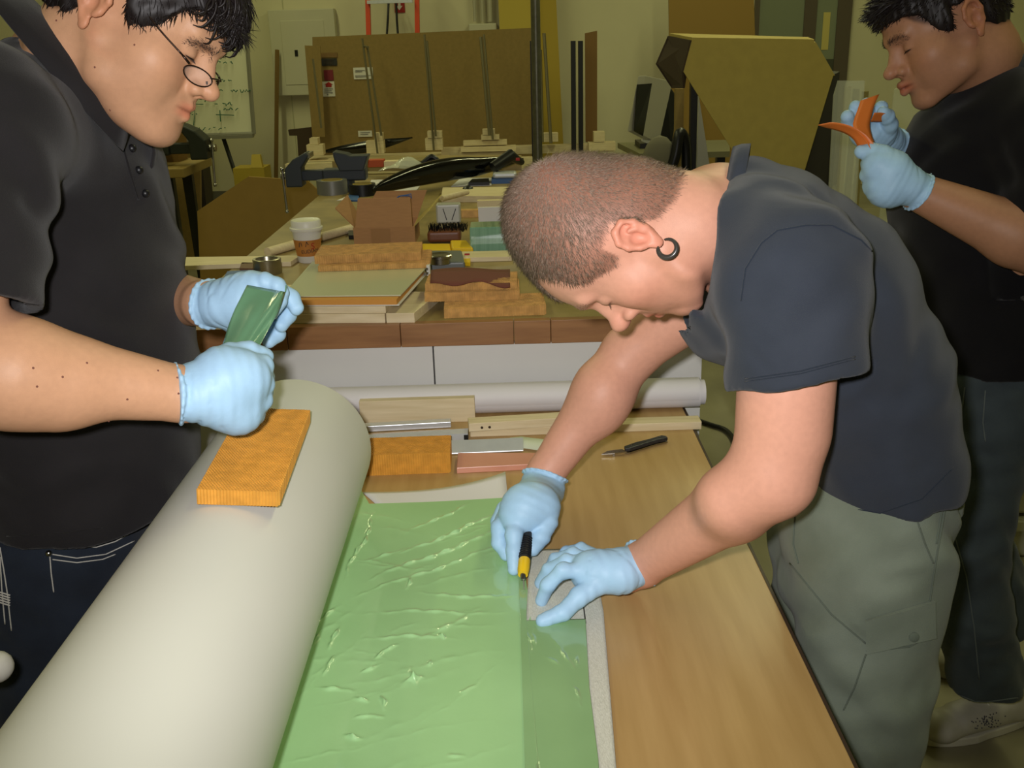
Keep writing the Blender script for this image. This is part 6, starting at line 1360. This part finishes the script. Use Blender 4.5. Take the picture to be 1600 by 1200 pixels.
def sneaker(o, toe, z1=.075, name='sneaker'):   # o heel, toe point on the floor
    o = np.array(o, float); t = np.array(toe, float); d = (t-o); L = np.linalg.norm(d); d /= L; sd = np.cross(d, (0, 0, 1)); up = np.array((0, 0, 1.))
    s = Field(np.minimum(o, t)-(.1, .1, .02), np.maximum(o, t)+(.1, .1, .16), .004)
    s.seg(o+d*.035+up*.045, o+d*(L-.05)+up*.035, (.036, .034), (.044, .028), sd, .03); s.cone(o+d*.05+up*.06, o+d*.08+up*.10, .038, .040, .03); s.ell(o+d*(L-.045)+up*.034, (.045, .045, .028), k=.02)
    s.seg(o+d*.09+up*.07, o+d*(L-.10)+up*.055, (.034, .024), (.036, .018), sd, .02)
    for k in range(5):
        c = o+d*(.115+.022*k)+up*(.098-.010*k); s.bump(c-sd*.018, c+sd*.018, -.003, .004)
    s.cut((0, 0, .012), (0, 0, -1), .002); sh_ = s.mesh(name, SN, mc); del s
    pr = []
    for a in np.linspace(0, 2*math.pi, 29)[:-1]:
        c = math.cos(a); rr = .046 if c > 0 else .040; pr.append(o+d*(L*.5+c*L*.5)+sd*(rr*math.sin(a)*(1.0+.1*c)))
    MB().prism(pr, (0, 0, .022)).build('sole', mat('sneaker_sole', 'c2beb0', .6), sh_, bevel=.003, smooth=False)
    lc = MB()
    for k in range(5):
        c = o+d*(.115+.022*k)+up*(.104-.0095*k); lc.tube(rail([c-sd*.020-up*.006, c+up*.001, c+sd*.020-up*.006], 4), .0026, 6)
    tag(lc.build('laces', M['white'], sh_, smooth='all'), kind='stuff')
    return sh_
f0 = on(1608, 1120, .0); f1 = on(1436, 1160, .0); shc = sneaker(f0+(f0-f1)*.05, f1)
dm = MB(); tr = bvh(shc); r6 = np.random.RandomState(2)
for k in range(60):
    h = hit(tr, 1545+r6.normal(0, 10), 1128+r6.normal(0, 6)-.2, .0004)
    if h is not None: dm.ball(h, (.0018, .0018, .0018), 3)
tag(dm.build('side_pattern', mat('grey_print', '4a4a50', .6), shc), kind='stuff')
g0 = on(1570, 1020, 0.0); sneaker(g0, on(1458, 1055, 0.0))
# gloves
q = lambda x, y, Y: at(x, y, Y)
glove('glove', mc, (q(1436, 300, 1.80), q(1414, 287, 1.80)), .041, [(q(1392, 268, 1.80), .036), (q(1388, 290, 1.80), .036), (q(1372, 258, 1.80), .026)],
      [([q(1368, 252, 1.80), q(1358, 256, 1.82), q(1362, 264, 1.86), q(1376, 266, 1.87)], (.0160, .0140, .0120, .010)),
       ([q(1368, 270, 1.79), q(1357, 274, 1.81), q(1362, 281, 1.85), q(1376, 282, 1.86)], (.0165, .0145, .0125, .010)),
       ([q(1370, 287, 1.79), q(1361, 292, 1.81), q(1366, 297, 1.85), q(1378, 296, 1.86)], (.0160, .0140, .0120, .010)),
       ([q(1378, 302, 1.79), q(1370, 306, 1.81), q(1376, 309, 1.845), q(1386, 307, 1.85)], (.0150, .0130, .0112, .0095)),
       ([q(1394, 252, 1.80), q(1378, 242, 1.80), q(1362, 237, 1.81), q(1346, 237, 1.815)], (.0200, .0175, .0150, .0125))], GL, seed=8, h=.0022)
glove('glove', mc, (q(1390, 226, 2.02), q(1380, 218, 2.0)), .040, [(q(1368, 205, 1.97), .034), (q(1355, 205, 1.96), .030)],
      [([q(1345, 208, 1.94), q(1334, 200, 1.92), q(1326, 190, 1.91), q(1324, 182, 1.90)], (.0150, .0140, .0130, .0118)),
       ([q(1352, 196, 1.94), q(1344, 184, 1.925), q(1338, 174, 1.915), q(1337, 167, 1.91)], (.0155, .0145, .0135, .0122)),
       ([q(1362, 194, 1.95), q(1358, 180, 1.94), q(1354, 170, 1.93), q(1354, 163, 1.93)], (.0150, .0140, .013, .0118)),
       ([q(1372, 196, 1.96), q(1372, 184, 1.95), q(1374, 174, 1.94), q(1377, 168, 1.935)], (.0150, .0145, .0140, .0128)),
       ([q(1388, 206, 1.95), q(1390, 194, 1.93), q(1386, 182, 1.915), q(1380, 176, 1.905)], (.0170, .0150, .0135, .0118))], GL, seed=9, h=.0022)
# orange strips
OS = mat('orange_film', 'd8722e', .45, c2='e08038', scale=12)
def strip_px(U, Lw, Y0, Y1, name, label):
    P_ = []
    for i, (a, b) in enumerate(zip(rail([(*p, 0) for p in U], 5), rail([(*p, 0) for p in Lw], 5))):
        t = i/(5*(len(U)-1)); P_.append([at(a[0]*(1-v)+b[0]*v, a[1]*(1-v)+b[1]*v, Y0+(Y1-Y0)*t+.02*v) for v in np.linspace(0, 1, 5)])
    return tag(MB().sheet(P_, .0009).build(name, OS, smooth='all'), label, 'orange strip')
strip_px([(1278, 195), (1302, 191), (1330, 197), (1354, 211), (1370, 231)], [(1290, 199), (1306, 203), (1322, 209), (1334, 218), (1344, 236)], 1.83, 1.80, 'orange_strip', 'orange plastic strip curling out to the left of the gloves')
strip_px([(1345, 157), (1340, 172), (1335, 186), (1334, 198), (1350, 216), (1362, 234)], [(1374, 147), (1367, 163), (1362, 180), (1359, 196), (1363, 214), (1371, 232)], 1.86, 1.795, 'orange_strip', 'orange plastic strip curling upward in front of the raised glove')
strip_px([(1366, 176), (1378, 176), (1392, 179)], [(1360, 190), (1378, 190), (1388, 185)], 1.88, 1.90, 'orange_strip', 'short orange end showing between the raised fingers and the face')
